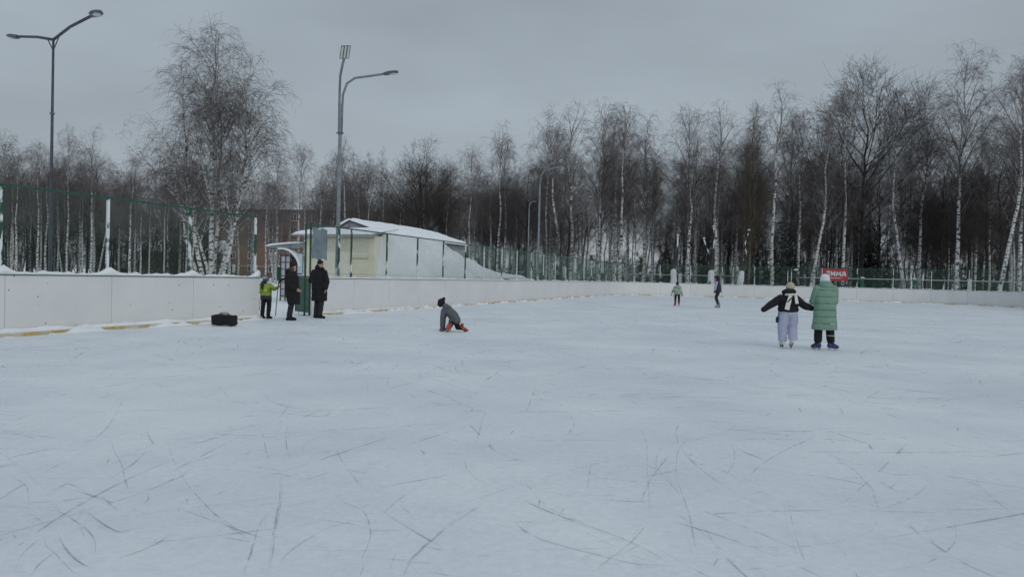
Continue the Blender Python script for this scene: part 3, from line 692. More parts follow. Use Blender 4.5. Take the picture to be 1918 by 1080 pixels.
V, Q = tubes(np.array(P), np.full((len(P), 2), .014), 4)
tag(fast('pickets', V, Q, M['rail'], pfence), kind='stuff')
# ================================================================== LAMP POSTS
def lamp(px, Y, zpole, r0, r1, arms, label, mat, heads, collar=None):
    X = at(px, Y); root = empty('street_lamp', (X, Y, 0)); tag(root, label, 'street lamp', 'tall street lamps round the rink')
    b = MB(); b.tube([(0, 0, 0), (0, 0, zpole*.5), (0, 0, zpole)], [r0, (r0+r1)/2, r1], 12); b.build('pole', mat, root, True)
    b = MB(); b.loft([(0, 0, 0, r0*2, r0*2), (0, 0, .03, r0*2, r0*2), (0, 0, .04, r0*1.2, r0*1.2), (0, 0, .4, r0*1.15, r0*1.15)], 12); b.build('base', mat, root)
    if collar:
        b = MB()
        for c in collar: b.loft([(0, 0, c-.03, r1*1.7, r1*1.7), (0, 0, c+.03, r1*1.7, r1*1.7)], 12); b.tube([(-r1*2.4, 0, c), (r1*2.4, 0, c)], .02, 6)
        b.build('collar', M['lamphead'], root)
    for pts, hd in zip(arms, heads):
        b = MB(); b.tube(pts, [.045]*len(pts), 8); a = b.build('arm', mat if mat is not M['steel_snow'] else M['steel'], root, True)
        p = Vector(pts[-1]); d = (p-Vector(pts[-2])).normalized()
        if hd[0] == 'cobra':
            side = d.cross(Vector((0, 0, 1))).normalized(); up = side.cross(d); Rm = Matrix((d, side, up)).transposed(); Ln = hd[1]
            rings = [(0, .05, .05), (.12, .07, .055), (.22, .14, .06), (.5, .17, .06), (.8, .14, .05), (1.0, .05, .03)]
            vs = []; fs = []; n = 14
            for t, ry, rz_ in rings:
                for i in range(n):
                    an = 6.2832*i/n; vs.append(p+Rm @ Vector((t*Ln, ry*math.cos(an)*1.15, rz_*math.sin(an)*1.15)))
            for j in range(len(rings)-1):
                for i in range(n): fs.append((j*n+i, j*n+(i+1) % n, (j+1)*n+(i+1) % n, (j+1)*n+i))
            fs += [tuple(range(n-1, -1, -1)), tuple((len(rings)-1)*n+i for i in range(n))]
            b = MB(); b.add(vs, fs); h = b.build('lamp_head', M['lamphead'], a, True)
            b = MB(); b.ell(p+Rm @ Vector((.58*Ln, 0, -.052)), (.27*Ln, .125, .035), Rm); b.build('lamp_glass', M['lampglass'], a, True)
        else:
            side, up = Vector(hd[1]).normalized(), Vector(hd[2]).normalized(); nn = side.cross(up).normalized(); Rm = Matrix((side, up, nn)).transposed()
            c = p+up*.22; b = MB(); b.box(c, (.34, .46, .07), Rm); h = b.build('flood_head', M['lamphead'], a)
            b = MB()
            for k in (-1, 0, 1): b.box(c+Rm @ Vector((k*.11, 0, .04 if hd[3] > 0 else -.04)), (.07, .42, .03), Rm)
            b.build('led_strip', M['lampglass'], a)
    return root
lamp(93.5, 24, 8.7, .06, .034, [[(0, 0, 8.65), (-.8, .45, 8.86), (-1.72, .85, 8.98)], [(0, 0, 8.65), (.8, -.45, 8.93), (1.68, -.85, 9.15)]],
     'tall grey lamp post with a wide Y of two arms, far left above the board', M['steel_dark'], [('cobra', .42), ('cobra', .44)], [6.3])
r = [o for o in bpy.data.objects if o.name == 'street_lamp'][0]
b = MB(); b.tube([(-.32, .2, 8.74), (0, 0, 8.3)], .018, 6); b.tube([(.32, -.2, 8.74), (0, 0, 8.3)], .018, 6); b.build('brace', M['steel_dark'], r)
lamp(631.5, 28, 7.7, .088, .06, [[(-.04, 0, 6.6), (-.05, 0, 7.7), (-.05, 0, 8.2), (.02, -.25, 8.7), (.18, -.6, 9.05), (.28, -.8, 9.2)], [(.05, 0, 6.6), (.06, 0, 7.7), (.08, 0, 8.1), (.22, 0, 8.5), (.5, .05, 8.72), (1.0, .12, 8.82), (1.55, .2, 8.94)]],
     'tall lamp post by the kiosk with a flat floodlight and one curved arm', M['steel_snow'], [('flood', (.93, .2, .1), (.2, -.35, .9), 1), ('cobra', .55)], [6.65])
lamp(1007, 54, 8.2, .09, .06, [[(0, 0, 8.2), (.03, 0, 8.7), (.15, 0, 9.0), (.5, 0, 9.25), (1.7, .2, 9.55)], [(0, 0, 8.2), (.05, 0, 8.7), (.3, -.1, 9.2), (.7, -.3, 9.55), (1.1, -.5, 9.75)]],
     'middle lamp post with two curved arms in front of the drooping birches', M['steel_snow'], [('cobra', .6), ('cobra', .6)], [7.3])
lamp(988, 78, 8.6, .09, .055, [[(0, 0, 8.6), (.03, 0, 9.0), (.2, .2, 9.3), (.5, 1.2, 9.5)]],
     'farther, fainter lamp post just left of the middle one', M['steel'], [('cobra', .5)])
lamp(1545, 96, 12.2, .10, .05, [[(0, 0, 12.2), (.1, 0, 12.6), (.9, 0, 13)]], 'thin distant lamp pole rising behind the red sign', M['steel'], [('cobra', .6)])

# ================================================================== RED SIGN
YS = 79.5
sg = empty('red_sign', (at(1562.5, YS), YS, 0), R(-2)); tag(sg, 'red banner sign reading ЗИМА in white above the green picket fence', 'sign')
zc = zof(1562, 514.5, YS); 
def rrect(w_, h_, r_, d_):
    pts = []
    for cx, cy, a0 in ((w_/2-r_, h_/2-r_, 0), (-w_/2+r_, h_/2-r_, 90), (-w_/2+r_, -h_/2+r_, 180), (w_/2-r_, -h_/2+r_, 270)):
        for k in range(5): a = R(a0+k*22.5); pts.append((cx+r_*math.cos(a), cy+r_*math.sin(a)))
    n = len(pts); vs = [(x, -d_/2, z) for x, z in pts]+[(x, d_/2, z) for x, z in pts]
    return vs, [tuple(range(n-1, -1, -1))[::-1], tuple(range(2*n-1, n-1, -1))]+[(i, (i+1) % n, n+(i+1) % n, n+i) for i in range(n)]
b = MB(); vs, fs = rrect(2.78, 1.28, .12, .06); b.add([(x, y, z+zc) for x, y, z in vs], fs); pn = b.build('panel', vmat('sign_red', (.40, .02, .035), (.46, .03, .045), 1.5, .5), sg)
b = MB(); b.box((-1.1, .07, zc/2), (.07, .07, zc)); b.build('post', M['rail'], sg); b = MB(); b.box((1.1, .07, zc/2), (.07, .07, zc)); b.build('post', M['rail'], sg)
def text(body, size, loc, parent, mat, off=.0):
    cu = bpy.data.curves.new('lettering', 'FONT'); cu.body = body; cu.size = size; cu.extrude = .006; cu.offset = off; cu.align_x = 'CENTER'; cu.align_y = 'CENTER'
    t_ = bpy.data.objects.new('tmp', cu); COL.objects.link(t_); bpy.context.view_layer.update()
    me = bpy.data.meshes.new_from_object(t_.evaluated_get(bpy.context.evaluated_depsgraph_get())); bpy.data.objects.remove(t_)
    me.transform(Matrix.Translation(loc) @ Matrix.Rotation(R(90), 4, 'X')); me.name = 'lettering'; return link('lettering', me, mat, parent)
M['swhite'] = vmat('sign_white', (.78, .78, .78), (.84, .84, .84), 2, .5)
def stroke(b, pts, wd):
    for p, q in zip(pts[:-1], pts[1:]):
        p = Vector((p[0], p[1])); q = Vector((q[0], q[1])); d = q-p; a = math.atan2(d.y, d.x); c = (p+q)/2
        b.box((c.x, -.045, c.y), (d.length+wd*.55, .02, wd), Matrix.Rotation(-a, 3, 'Y'))
def letter(ch, x, z, w_, h):
    L_ = {'З': [[(0, .82), (.25, 1), (.75, 1), (.98, .8), (.85, .58), (.45, .53), (.85, .47), (1, .22), (.75, 0), (.25, 0), (0, .18)]],
          'И': [[(0, 1), (0, 0)], [(0, .08), (1, .92)], [(1, 1), (1, 0)]],
          'М': [[(0, 0), (.06, 1)], [(.06, .95), (.5, .3)], [(.5, .3), (.94, .95)], [(.94, 1), (1, 0)]],
          'А': [[(0, 0), (.38, 1)], [(.38, 1), (.66, 1)], [(.66, 1), (1, 0)], [(.18, .28), (.86, .28)]]}[ch]
    b = MB()
    for i, s_ in enumerate(L_): stroke(b, [(x+a*w_, z+c*h) for a, c in s_], .135)
    b.v = [(p[0], p[1]-.0, p[2]) for p in b.v]; return b.build('letter', M['swhite'], sg)
for ch, x, w_ in (('З', -.82, .30), ('И', -.34, .32), ('М', .18, .42), ('А', .78, .36)): letter(ch, x, zc-.10, w_, .44)
b = MB(); rr2 = random.Random(5); x = -.45
while x < .62:
    wd = rr2.uniform(.03, .06); b.box((x+wd/2, -.04, zc-.34), (wd, .01, .075)); x += wd+.018
b.box((.83, -.04, zc-.34), (.05, .01, .05)); b.build('small_lettering', M['swhite'], sg)
# a small flat white lamp on a bracket, left of the sign
YL = 76
br_ = empty('path_light', (at(1482, YL), YL, 0)); tag(br_, 'small post with a flat snow-topped bracket between the hat and the red sign', 'path light')
MB().tube([(0, 0, 0), (0, 0, zof(1482, 503, YL))], .045, 6).build('pole', M['farpost'], br_)
MB().box((.45, 0, zof(1490, 505, YL)), (.36, .25, .14)).build('lamp_head', M['snow'], br_)

# ================================================================== TREES
def nrm(a): return a/(np.linalg.norm(a, axis=-1, keepdims=True)+1e-9)
def march(P0, D0, Ln, n, up, noise_, r, upend=None):
    """P0 (m,3) D0 (m,3) Ln (m,) -> (m,n,3). up: vertical pull per step (neg = droop), grows along the branch to upend"""
    m = len(P0); P = np.zeros((m, n, 3)); P[:, 0] = P0; D = nrm(D0.copy()); st = (Ln/(n-1))[:, None]
    for i in range(1, n):
        P[:, i] = P[:, i-1]+D*st; f = i/(n-1)
        g = up if upend is None else up*(1-f)+upend*f
        D = D + r.normal(0, noise_, (m, 3)); D[:, 2] += g; D = nrm(D)
    return P
def sample(P, idx, t):
    n = P.shape[1]; x = t*(n-1); i = np.minimum(x.astype(int), n-2); f = (x-i)[:, None]
    A = P[idx, i]; B = P[idx, i+1]; return A*(1-f)+B*f, nrm(B-A)
def children(P, cnt, t0, t1, ang, r, flat=0.0):
    """spawn cnt[i] children on branch i; returns idx, t, pos, dir"""
    idx = np.repeat(np.arange(len(P)), cnt); m = len(idx); t = t0+(t1-t0)*r.rand(m); pos, d = sample(P, idx, t)
    rnd = r.normal(0, 1, (m, 3)); rnd[:, 2] *= (1-flat); side = nrm(rnd - d*np.sum(rnd*d, -1, keepdims=True))
    a = R(ang)*(.7+.6*r.rand(m)); D = d*np.cos(a)[:, None]+side*np.sin(a)[:, None]; return idx, t, pos, D
def taper(m, n, ra, rb): f = np.linspace(0, 1, n)[None, :]; return np.broadcast_to(ra*(1-f)+rb*f, (m, n)).copy() if np.isscalar(ra) else ra[:, None]*(1-f)+rb[:, None]*f if not np.isscalar(rb) else ra[:, None]*(1-f)+rb*f
def make_tree(kind, H, seed, stems=None, dens=1.0, spread=1.0, low=.30, limbs_white=False):
    r = np.random.RandomState(seed); T = []; C = []
    dark = kind == 'dark'; pop = kind == 'poplar'
    stems = stems or [(0, 0, 0, 1.0)]
    first = []
    for (ax, ay, lean, hf) in stems:
        n = 16; z = np.linspace(0, 1, n); h = H*hf
        wob = (fbm1(z, seed*7+int(ax*10)+3, .7, 3))*.028*h*z; wob2 = (fbm1(z, seed*5+int(ay*10)+11, .7, 3))*.028*h*z
        bend = lean*(z**(.6 if lean < .4 else 1.9))*h
        P = np.stack([ax*.15+wob+bend*math.cos(ay), wob2+bend*math.sin(ay), z*h], -1)[None]
        r0 = (.0088 if not dark else .0105)*h+.02; rad = np.maximum(r0*(1-z)**.85*(1+.35*np.exp(-z*40)), .014)[None]
        T.append(tubes(P, rad, 8))
        # primary limbs
        m = int((2.7 if not dark else 2.0)*h*dens); t = np.sort(low+(.98-low)*r.rand(m)**(.9 if not dark else 1.2)) if not pop else np.sort(.12+.85*r.rand(m))
        pos, d = sample(P, np.zeros(m, int), t); az_ = np.arange(m)*2.4+r.rand(m)*1.2
        a = {'birch': R(42)-R(18)*t, 'dark': R(58)-R(26)*t, 'poplar': R(26)*np.ones(m)}[kind]*(.8+.4*r.rand(m))
        D = np.stack([np.cos(az_)*np.sin(a), np.sin(az_)*np.sin(a), np.cos(a)], -1)
        env = {'birch': np.interp(t, [.2, .35, .6, .85, 1], [.15, .26, .25, .15, .06]), 'dark': np.interp(t, [.2, .4, .7, 1], [.30, .40, .30, .10]), 'poplar': np.interp(t, [.1, .4, 1], [.14, .16, .05])}[kind]
        Ln = h*env*(.65+.6*r.rand(m))*spread
        P1 = march(pos, D, Ln, 8, {'birch': .10, 'dark': .03, 'poplar': .03}[kind], .05, r, {'birch': -.20, 'dark': .08, 'poplar': .05}[kind])
        tr = np.interp(t, z, rad[0]); ra = np.minimum(tr*.5, .009+Ln*.009); R1 = taper(m, 8, ra, .007)
        V, Q = tubes(P1, R1, 5)
        (T if (dark or limbs_white) else C).append((V, Q)); first.append((P1, Ln))
        # secondaries
        cnt = np.maximum(2, (Ln*3.0*dens).astype(int)); ix, tt, pos, D = children(P1, cnt, .18, 1, 42, r)
        L2_ = Ln[ix]*(.22+.34*(1-tt))*(.6+.8*r.rand(len(ix)))+.15
        P2 = march(pos, D, L2_, 6, .02, .07 if kind == 'birch' else .10, r, {'birch': -.30, 'dark': .05, 'poplar': .08}[kind]); C.append(tubes(P2, taper(len(P2), 6, .0066+L2_*.003, .0052), 3))
        # tertiaries
        cnt = np.maximum(2, (L2_*5.0*dens+1).astype(int)); ix, tt, pos, D = children(P2, cnt, .15, 1, 45, r)
        L3 = ((.5 if kind == 'birch' else .35)+.5*L2_[ix])*(.5+.8*r.rand(len(ix)))
        P3 = march(pos, D, L3, 5, {'birch': -.25, 'dark': .0, 'poplar': .10}[kind], .05 if kind == 'birch' else .12, r, {'birch': -.7, 'dark': .03, 'poplar': .10}[kind]); C.append(tubes(P3, taper(len(P3), 5, .0062, .0044), 3))
        # fine hanging twigs
        cnt = np.full(len(P3), 2); ix, tt, pos, D = children(P3, cnt, .1, 1, 38, r)
        L4 = (.28+.5*r.rand(len(ix)))*(1.0 if kind == 'birch' else .7)
        P4 = march(pos, D, L4, 3, {'birch': -.6, 'dark': 0, 'poplar': .15}[kind], .06, r, {'birch': -1.0, 'dark': 0, 'poplar': .1}[kind]); C.append(tubes(P4, taper(len(P4), 3, .0050, .0034), 3))
    return join(T), join(C)
def bark_mat(name='birch_bark', white=(.68, .68, .66), thr=.50):
    m, n, l, b = newmat(name)
    a = noise(n, l, 2.2, 5, .65, sc=(1.3, 1.3, 3.2)); oi = n.new('ShaderNodeObjectInfo')
    r = ramp2(n, l, a.outputs[0], thr, white, thr+.07, (.025, .022, .02))
    # thin lenticel bands
    w2 = noise(n, l, 5, 3, .6, sc=(.7, .7, 5)); r2 = ramp2(n, l, w2.outputs[0], .58, (1, 1, 1), .66, (.25, .24, .23))
    mx = n.new('ShaderNodeMix'); mx.data_type = 'RGBA'; mx.blend_type = 'MULTIPLY'; mx.inputs[0].default_value = 1; l.new(r.outputs[0], mx.inputs[6]); l.new(r2.outputs[0], mx.inputs[7])
    # the bark turns brown-grey on thin high limbs
    tc = n.new('ShaderNodeTexCoord'); sp = n.new('ShaderNodeSeparateXYZ'); l.new(tc.outputs['Object'], sp.inputs[0])
    ad = n.new('ShaderNodeMath'); ad.operation = 'MULTIPLY_ADD'; ad.inputs[1].default_value = 7; l.new(a.outputs[0], ad.inputs[0]); l.new(sp.outputs[2], ad.inputs[2])
    mr = n.new('ShaderNodeMapRange'); mr.inputs[1].default_value = 16; mr.inputs[2].default_value = 22; l.new(ad.outputs[0], mr.inputs[0])
    m3 = n.new('ShaderNodeMix'); m3.data_type = 'RGBA'; l.new(mr.outputs[0], m3.inputs[0]); l.new(mx.outputs[2], m3.inputs[6]); m3.inputs[7].default_value = (.22, .20, .19, 1)
    l.new(m3.outputs[2], b.inputs['Base Color']); b.inputs['Roughness'].default_value = .75; b.inputs['Specular IOR Level'].default_value = .2
    return m
def twig_mat(name, c0, c1):
    m, n, l, b = newmat(name); nz = noise(n, l, .6, 3); r = ramp2(n, l, nz.outputs[0], .35, c0, .65, c1)
    oi = n.new('ShaderNodeObjectInfo'); mr = n.new('ShaderNodeMapRange'); mr.inputs[3].default_value = .75; mr.inputs[4].default_value = 1.3; l.new(oi.outputs['Random'], mr.inputs[0])
    v = n.new('ShaderNodeVectorMath'); v.operation = 'SCALE'; l.new(r.outputs[0], v.inputs[0]); l.new(mr.outputs[0], v.inputs['Scale'])
    l.new(v.outputs[0], b.inputs['Base Color']); b.inputs['Roughness'].default_value = .8; b.inputs['Specular IOR Level'].default_value = .15; return m
M['birch'] = bark_mat(); M['twig'] = twig_mat('birch_twigs', (.105, .09, .088), (.20, .175, .17))
M['dbark'] = vmat('dark_bark', (.018, .016, .015), (.05, .044, .04), 3, .9); M['dtwig'] = twig_mat('dark_twigs', (.055, .047, .045), (.10, .088, .082))
M['pbark'] = vmat('poplar_bark', (.10, .09, .065), (.16, .15, .11), 2, .85, sc=(1, 1, .4)); M['ptwig'] = twig_mat('poplar_twigs', (.07, .058, .042), (.12, .10, .075))
PROTO = {}
def proto(key, kind, H, seed, **kw):
    (tv, tq), (cv, cq) = make_tree(kind, H, seed, **kw)
    mats = {'birch': ('birch', 'twig'), 'dark': ('dbark', 'dtwig'), 'poplar': ('pbark', 'ptwig')}[kind]
    root = empty({'birch': 'birch_tree', 'dark': 'bare_tree', 'poplar': 'poplar_tree'}[kind], (0, 0, 0))
    fast('trunk', tv, tq, M[mats[0]], root, True); fast('crown', cv, cq, M[mats[1]], root)
    PROTO[key] = [root, H, False]
    return len(tq)+len(cq)
tot = 0
for i in range(6): tot += proto('b%d' % i, 'birch', 20, 20+i, spread=(.8, .95, .7, 1.0, .62, .85)[i], dens=.66)
tot += proto('bf', 'birch', 20, 41, stems=[(0, 0, 0, 1.0), (1, 2.8, .16, .93)], spread=.8, dens=.62)
tot += proto('bl', 'birch', 20, 47, stems=[(0, 0.1, .12, 1.0)], spread=.85, dens=.64)
tot += proto('hero', 'birch', 19.5, 52, stems=[(0, 0, .0, 1.0), (1.2, .25, .13, .90), (-1.2, 3.3, .13, .82), (1.6, -.3, .22, .66), (-1.8, 3.0, .26, .58), (.4, 1.5, .06, .85), (-.8, 3.2, .56, .60)], spread=.95, dens=.72, low=.22, limbs_white=True)
for i in range(3): tot += proto('d%d' % i, 'dark', 16, 60+i, spread=(.9, 1.05, .8)[i], dens=.9)
tot += proto('p0', 'poplar', 20, 70, dens=1.1)
print('proto quads', tot)
TCOUNT = 0
def plant(key, px, Y, ytop=None, H=None, label=None, group=None, rz=None, cat='tree', rnd=random.Random(1), name=None, wide=1.0):
    global TCOUNT
    root, H0, used = PROTO[key]; X = at(px, Y)
    if H is None: H = zof(px, ytop, Y)
    s = H/H0
    o = root if not used else copy_tree(root); PROTO[key][2] = True
    o.location = (X, Y, -.03); o.scale = (s*wide, s*wide, s); o.rotation_euler = (0, 0, rnd.uniform(0, 6.28) if rz is None else rz)
    for k in ('group',):
        if k in o: del o[k]
    tag(o, label, cat, group); TCOUNT += 1; return o
# --- spruce
def spruce(H, seed):
    r = np.random.RandomState(seed); n = 10; z = np.linspace(0, 1, n)
    P = np.stack([0*z, 0*z, z*H], -1)[None]; T = tubes(P, np.maximum(.13*(1-z), .015)[None], 8)
    m = int(H*17); t = .06+.93*(np.arange(m)/m); pos, d = sample(P, np.zeros(m, int), t); a = np.arange(m)*2.39996
    D = np.stack([np.cos(a), np.sin(a), np.full(m, .05)+.5*(t-.5)], -1); Ln = (H*.27*(1-t)**.85+.15)*(.75+.45*r.rand(m))
    P1 = march(pos, D, Ln, 6, -.10, .04, r, .06); parts = [tubes(P1, taper(m, 6, .02, .006), 3)]
    ix, tt, pos, D = children(P1, np.maximum(3, (Ln*9).astype(int)), .1, 1, 50, r, .6); L2_ = .22+.4*Ln[ix]*(1-tt)
    P2 = march(pos, D, L2_, 4, -.16, .05, r); parts.append(tubes(P2, taper(len(P2), 4, .012, .006), 3))
    ix, tt, pos, D = children(P2, np.full(len(P2), 11), 0, 1, 40, r); L3 = np.full(len(ix), .10)*(.7+.6*r.rand(len(ix)))
    P3 = march(pos, D, L3, 2, -.1, .0, r); parts.append(tubes(P3, taper(len(P3), 2, .016, .004), 3))
    return T, join(parts)
M['needle'] = plastered('spruce_needles', (.010, .018, .014), (.018, .032, .022), thr=.60, facing=(0, -.5, .85), fthr=.3, nscale=1.6, sc=(1, 1, 1.4))
(tv, tq), (cv, cq) = spruce(11, 5)
root = empty('spruce_tree'); fast('trunk', tv, tq, M['dbark'], root, True); fast('crown', cv, cq, M['needle'], root); PROTO['s0'] = [root, 11, False]
# --- snags: thick dark old trunks, broken, the weather side plastered with snow
M['snag'] = plastered('snag_bark', (.02, .018, .017), (.05, .045, .04), thr=.36, zmax=2.8, nscale=1.1, facing=(0, -1, 0), fthr=-.3)
M['snag2'] = plastered('snag_limb', (.02, .018, .017), (.05, .045, .04), thr=.47, nscale=1.4, facing=(-.2, -.6, .7), fthr=.25)
def snag(px, Y, label, seed, Hs, limbs):
    X = at(px, Y); root = empty('snow_plastered_trunk', (X, Y, 0)); tag(root, label, 'tree trunk')
    r = random.Random(seed); n = 12; pts = [(.15*math.sin(i*.6+seed)*i/n, .1*math.sin(i*.8), Hs*i/n) for i in range(n+1)]
    MB().tube(pts, [.46*(1-.55*(i/n)**.7)*(1+.10*math.sin(i*2.1+seed)) for i in range(n+1)], 12).build('trunk', M['snag'], root, True)
    for lb in limbs:
        b = MB(); z0 = lb[0][2]; b.tube(lb, [.10-.05*i/len(lb) for i in range(len(lb))], 8); o = b.build('limb', M['snag2'], root, True)
        e_ = Vector(lb[-1]); MB().ell(e_+Vector((0, 0, .12)), (.17, .15, .06)).build('snow_cap', M['snow'], o, True)
snag(1262, 80, 'snow-plastered old trunk left of the child in the camouflage jacket', 1, 4.6, [[(.1, 0, 3.6), (.3, -.1, 4.8), (.3, 0, 6.3)]])
snag(1332, 80, 'stout snow-plastered trunk right behind the distant man in the dark vest', 2, 5.0, [[(-.1, 0, 3.9), (-.6, 0, 5.1), (-.9, 0, 6.0)], [(.1, 0, 4), (.2, 0, 6), (.1, 0, 7.3)]])
snag(1387, 80, 'leaning snow-plastered trunk with a crooked snowy limb, left of the spruces', 3, 4.4, [[(.1, 0, 3.4), (.5, 0, 4.6), (.35, 0, 5.6), (.75, 0, 7.0)]])

GB = 'birches of the wood round the rink'
SEG = [(-200, 93, 'left of the left-hand lamp post'), (93, 170, 'just right of the left-hand lamp post'), (170, 250, 'above the second fence post from the left edge'), (250, 330, 'a little left of the big weeping birch'), (330, 450, 'behind the big weeping birch'),
 (450, 530, 'before the brown brick block, above the gap in the boards'), (530, 632, 'above the porch canopy, left of the floodlight lamp post'), (632, 700, 'above the peak of the kiosk roof'), (700, 770, 'above the snowy slope of the kiosk roof'), (770, 840, 'close around the round dark tree above the kiosk'),
 (840, 920, 'above the tail of the snow heap'), (920, 1009, 'left of the middle lamp post'), (1009, 1100, 'among the drooping birches right of the middle lamp post'), (1100, 1180, 'around the birch with the spiky high top'), (1180, 1262, 'left of the child in the patterned jacket'),
 (1262, 1343, 'between the two distant skaters'), (1343, 1410, 'just right of the distant man'), (1410, 1490, 'by the small spruces'), (1490, 1562, 'above the two nearest skaters'), (1562, 1640, 'above and just right of the red sign'), (1640, 1720, 'between the red sign and the curved birch'),
 (1720, 1792, 'left of the tallest right-hand birch'), (1792, 1862, 'between the tallest right-hand birch and the leaning one'), (1862, 2300, 'at the right edge of the view')]
F = [ # key, px, Y, ytop, label, rz, wide
 ('hero', 396, 57, 54, 'big many-stemmed weeping birch standing alone above the left board', 0.0, 1.12),
 ('bf', 1068, 86, 186, 'tall drooping birch with forked top right of the middle lamp post', .4, 1.05),
 ('b3', 1120, 88, 206, 'loose-crowned birch just right of the tall drooping forked one', 1.0, 1.0),
 ('b0', 1161, 85, 196, 'birch with a spiky high top and pale trunk, centre right', 2.2, 1.0),
 ('b5', 1204, 90, 226, 'slimmer birch with drooping side sprays above the centre of the far board', .4, 1.0),
 ('b1', 1288, 84, 204, 'first birch left of the distant man, with a dense brownish crown', .9, 1.0),
 ('b2', 1338, 84, 196, 'dense tall birch rising directly above the distant man', 3.0, 1.1),
 ('p0', 1402, 83, 205, 'yellowish upright poplar with straight rising branches', 0, .9),
 ('b4', 1446, 82, 166, 'slender birch with a high narrow top above the spruces', 2.0, 1.0),
 ('bl', 1512, 80, 196, 'leaning white birch behind the couple of skaters', -.1, .9),
 ('b0', 1578, 82, 168, 'birch with a feathery flat top just right of the red sign', 4.0, .9),
 ('d1', 1612, 86, 160, 'dark spreading tree whose limbs fan out above the red sign', 1.5, 1.0),
 ('b4', 1545, 87, 230, 'thin birch rising behind the red sign', 4.4, 1.0),
 ('bl', 1700, 80, 165, 'birch with a curved trunk and airy crown between sign and right edge', 2.9, .85),
 ('b5', 1722, 84, 168, 'straight birch beside the one with the curved trunk', 1.8, .9),
 ('b3', 1792, 76, 108, 'tallest birch near the right edge with wide drooping limbs', 1.2, .95),
 ('bl', 1862, 70, 104, 'strongly leaning thick white birch at the right edge', -.35, .9),
 ('b1', 1908, 72, 120, 'upright birch cut by the right edge of the view', 2.1, .9),
 ('b2', 1940, 74, 60, 'birch just beyond the right edge, branches reaching in', 2.5, 1.0),
 ('d0', 1872, 74, 290, 'dark dense tree in the shade of the leaning birches on the right', 1.0, 1.15),
 ('d2', 1845, 78, 300, 'dark forked trunk left of the leaning white birch', 2.0, 1.0),
 ('d0', 1762, 84, 300, 'dark bushy tree left of the tallest right-hand birch', 3.0, 1.1),
 ('d0', 788, 96, 282, 'round dark tree standing above the snowy kiosk roof', 1.2, 1.25),
 ('b4', 790, 99, 268, 'thin pale top poking above the round dark tree', 2.1, 1.0),
 ('b2', 932, 92, 234, 'tall narrow drooping birch left of the middle lamp post', 1.0, .85),
 ('d2', 985, 92, 330, 'dark low tree left of the middle lamp post', 1.0, 1.2),
 ('d2', 1050, 84, 400, 'low dark tree with arching branches beneath the drooping birches', 2.0, 1.4),
 ('b5', 170, 92, 246, 'pale birch with an upright open crown right of the left lamp post', 1.0, .9),
 ('b3', 243, 90, 288, 'wide open birch between the left lamp post and the big weeping birch', 2.0, 1.1),
 ('b0', 558, 84, 270, 'leaning birch right of the big weeping one, before the brick block', 2.0, 1.0),
 ('b2', 497, 76, 330, 'birch trunk rising over the first post left of the gate', 3.3, .9),
 ('b1', 30, 88, 284, 'birch with a pale curved trunk by the left edge', 3.9, 1.0),
]
for key, px, Y, yt, lab, rz, wd in F:
    plant(key, px, Y, yt, label=lab, rz=rz, wide=wd, group=None)
for px, Y, yt, lab in ((1418, 84, 425, 'snow-dusted spruce behind the slender birch'), (1462, 83, 405, 'darkest and tallest of the small spruces'), (1482, 86, 430, 'snow-dusted spruce at the right end of the small spruce group'), (1628, 95, 410, 'dark spruce half hidden behind birch trunks right of the red sign')):
    plant('s0', px, Y, yt, label=lab, cat='spruce', wide=1.15)
# the rest of the wood that can be told apart as single trunks
rt = random.Random(12); placed = [(at(f[1], f[2]), f[2]) for f in F]
def zone(x0, x1, Y0, Y1, n, hmin, hmax, label, group, keys, mind=2.0):
    k = tries = 0
    while k < n and tries < n*60:
        tries += 1; px = rt.uniform(x0, x1); Y = rt.uniform(Y0, Y1); X = at(px, Y)
        if any((X-a)**2+(Y-b_)**2 < mind**2 for a, b_ in placed): continue
        H = rt.uniform(hmin, hmax)*(.85 if rt.random() < .25 else 1)
        key = rt.choice(keys); place = [s_[2] for s_ in SEG if s_[0] <= px < s_[1]][0]
        size = 'tall' if H > hmin+(hmax-hmin)*.55 else 'shorter'
        kind_ = {'b': 'slim birch', 'd': 'dark bare tree'}[key[0]]
        label = '%s %s %s' % (size, kind_, place); group = '%s %ss %s' % (size, {'b': 'birche', 'd': 'dark tree'}[key[0]], place)
        plant(key, px, Y, H=H, label=label, group=group, rnd=rt, wide=rt.uniform(.75, 1.05)); placed.append((X, Y)); k += 1
KB = ['b0', 'b1', 'b2', 'b3', 'b4', 'b5', 'b4', 'b2', 'bl']
zone(-40, 400, 92, 128, 46, 14.5, 18.5, 'slim birch among many at the left, behind the green chain link fence', 'birches of the left-hand wood', KB)
zone(-40, 420, 100, 135, 12, 13, 16.5, 'dark bare tree among the left-hand birches', 'dark trees of the left-hand wood', ['d0', 'd1', 'd2'])
zone(420, 600, 88, 128, 17, 13.5, 16.5, 'slim birch in front of or beside the brown brick block', 'birches before the brick block', KB)
zone(600, 1000, 94, 124, 50, 15.0, 19.0, 'slim birch in the even wood above the kiosk and the middle of the fence', 'birches of the middle wood', KB)
zone(600, 1000, 96, 125, 12, 12, 16.5, 'dark bare tree among the birches above the kiosk', 'dark trees of the middle wood', ['d0', 'd1', 'd2'])
zone(1000, 1420, 86, 112, 54, 16, 21.5, 'slim birch in the wood behind the far end of the rink', 'birches behind the far end', KB)
zone(1000, 1420, 92, 118, 7, 11, 15, 'dark bare tree in the wood behind the far end of the rink', 'dark trees behind the far end', ['d0', 'd1', 'd2'])
zone(1420, 1980, 82, 108, 42, 15, 21.5, 'slim birch in the dense wood behind the right part of the rink', 'birches of the right-hand wood', KB)
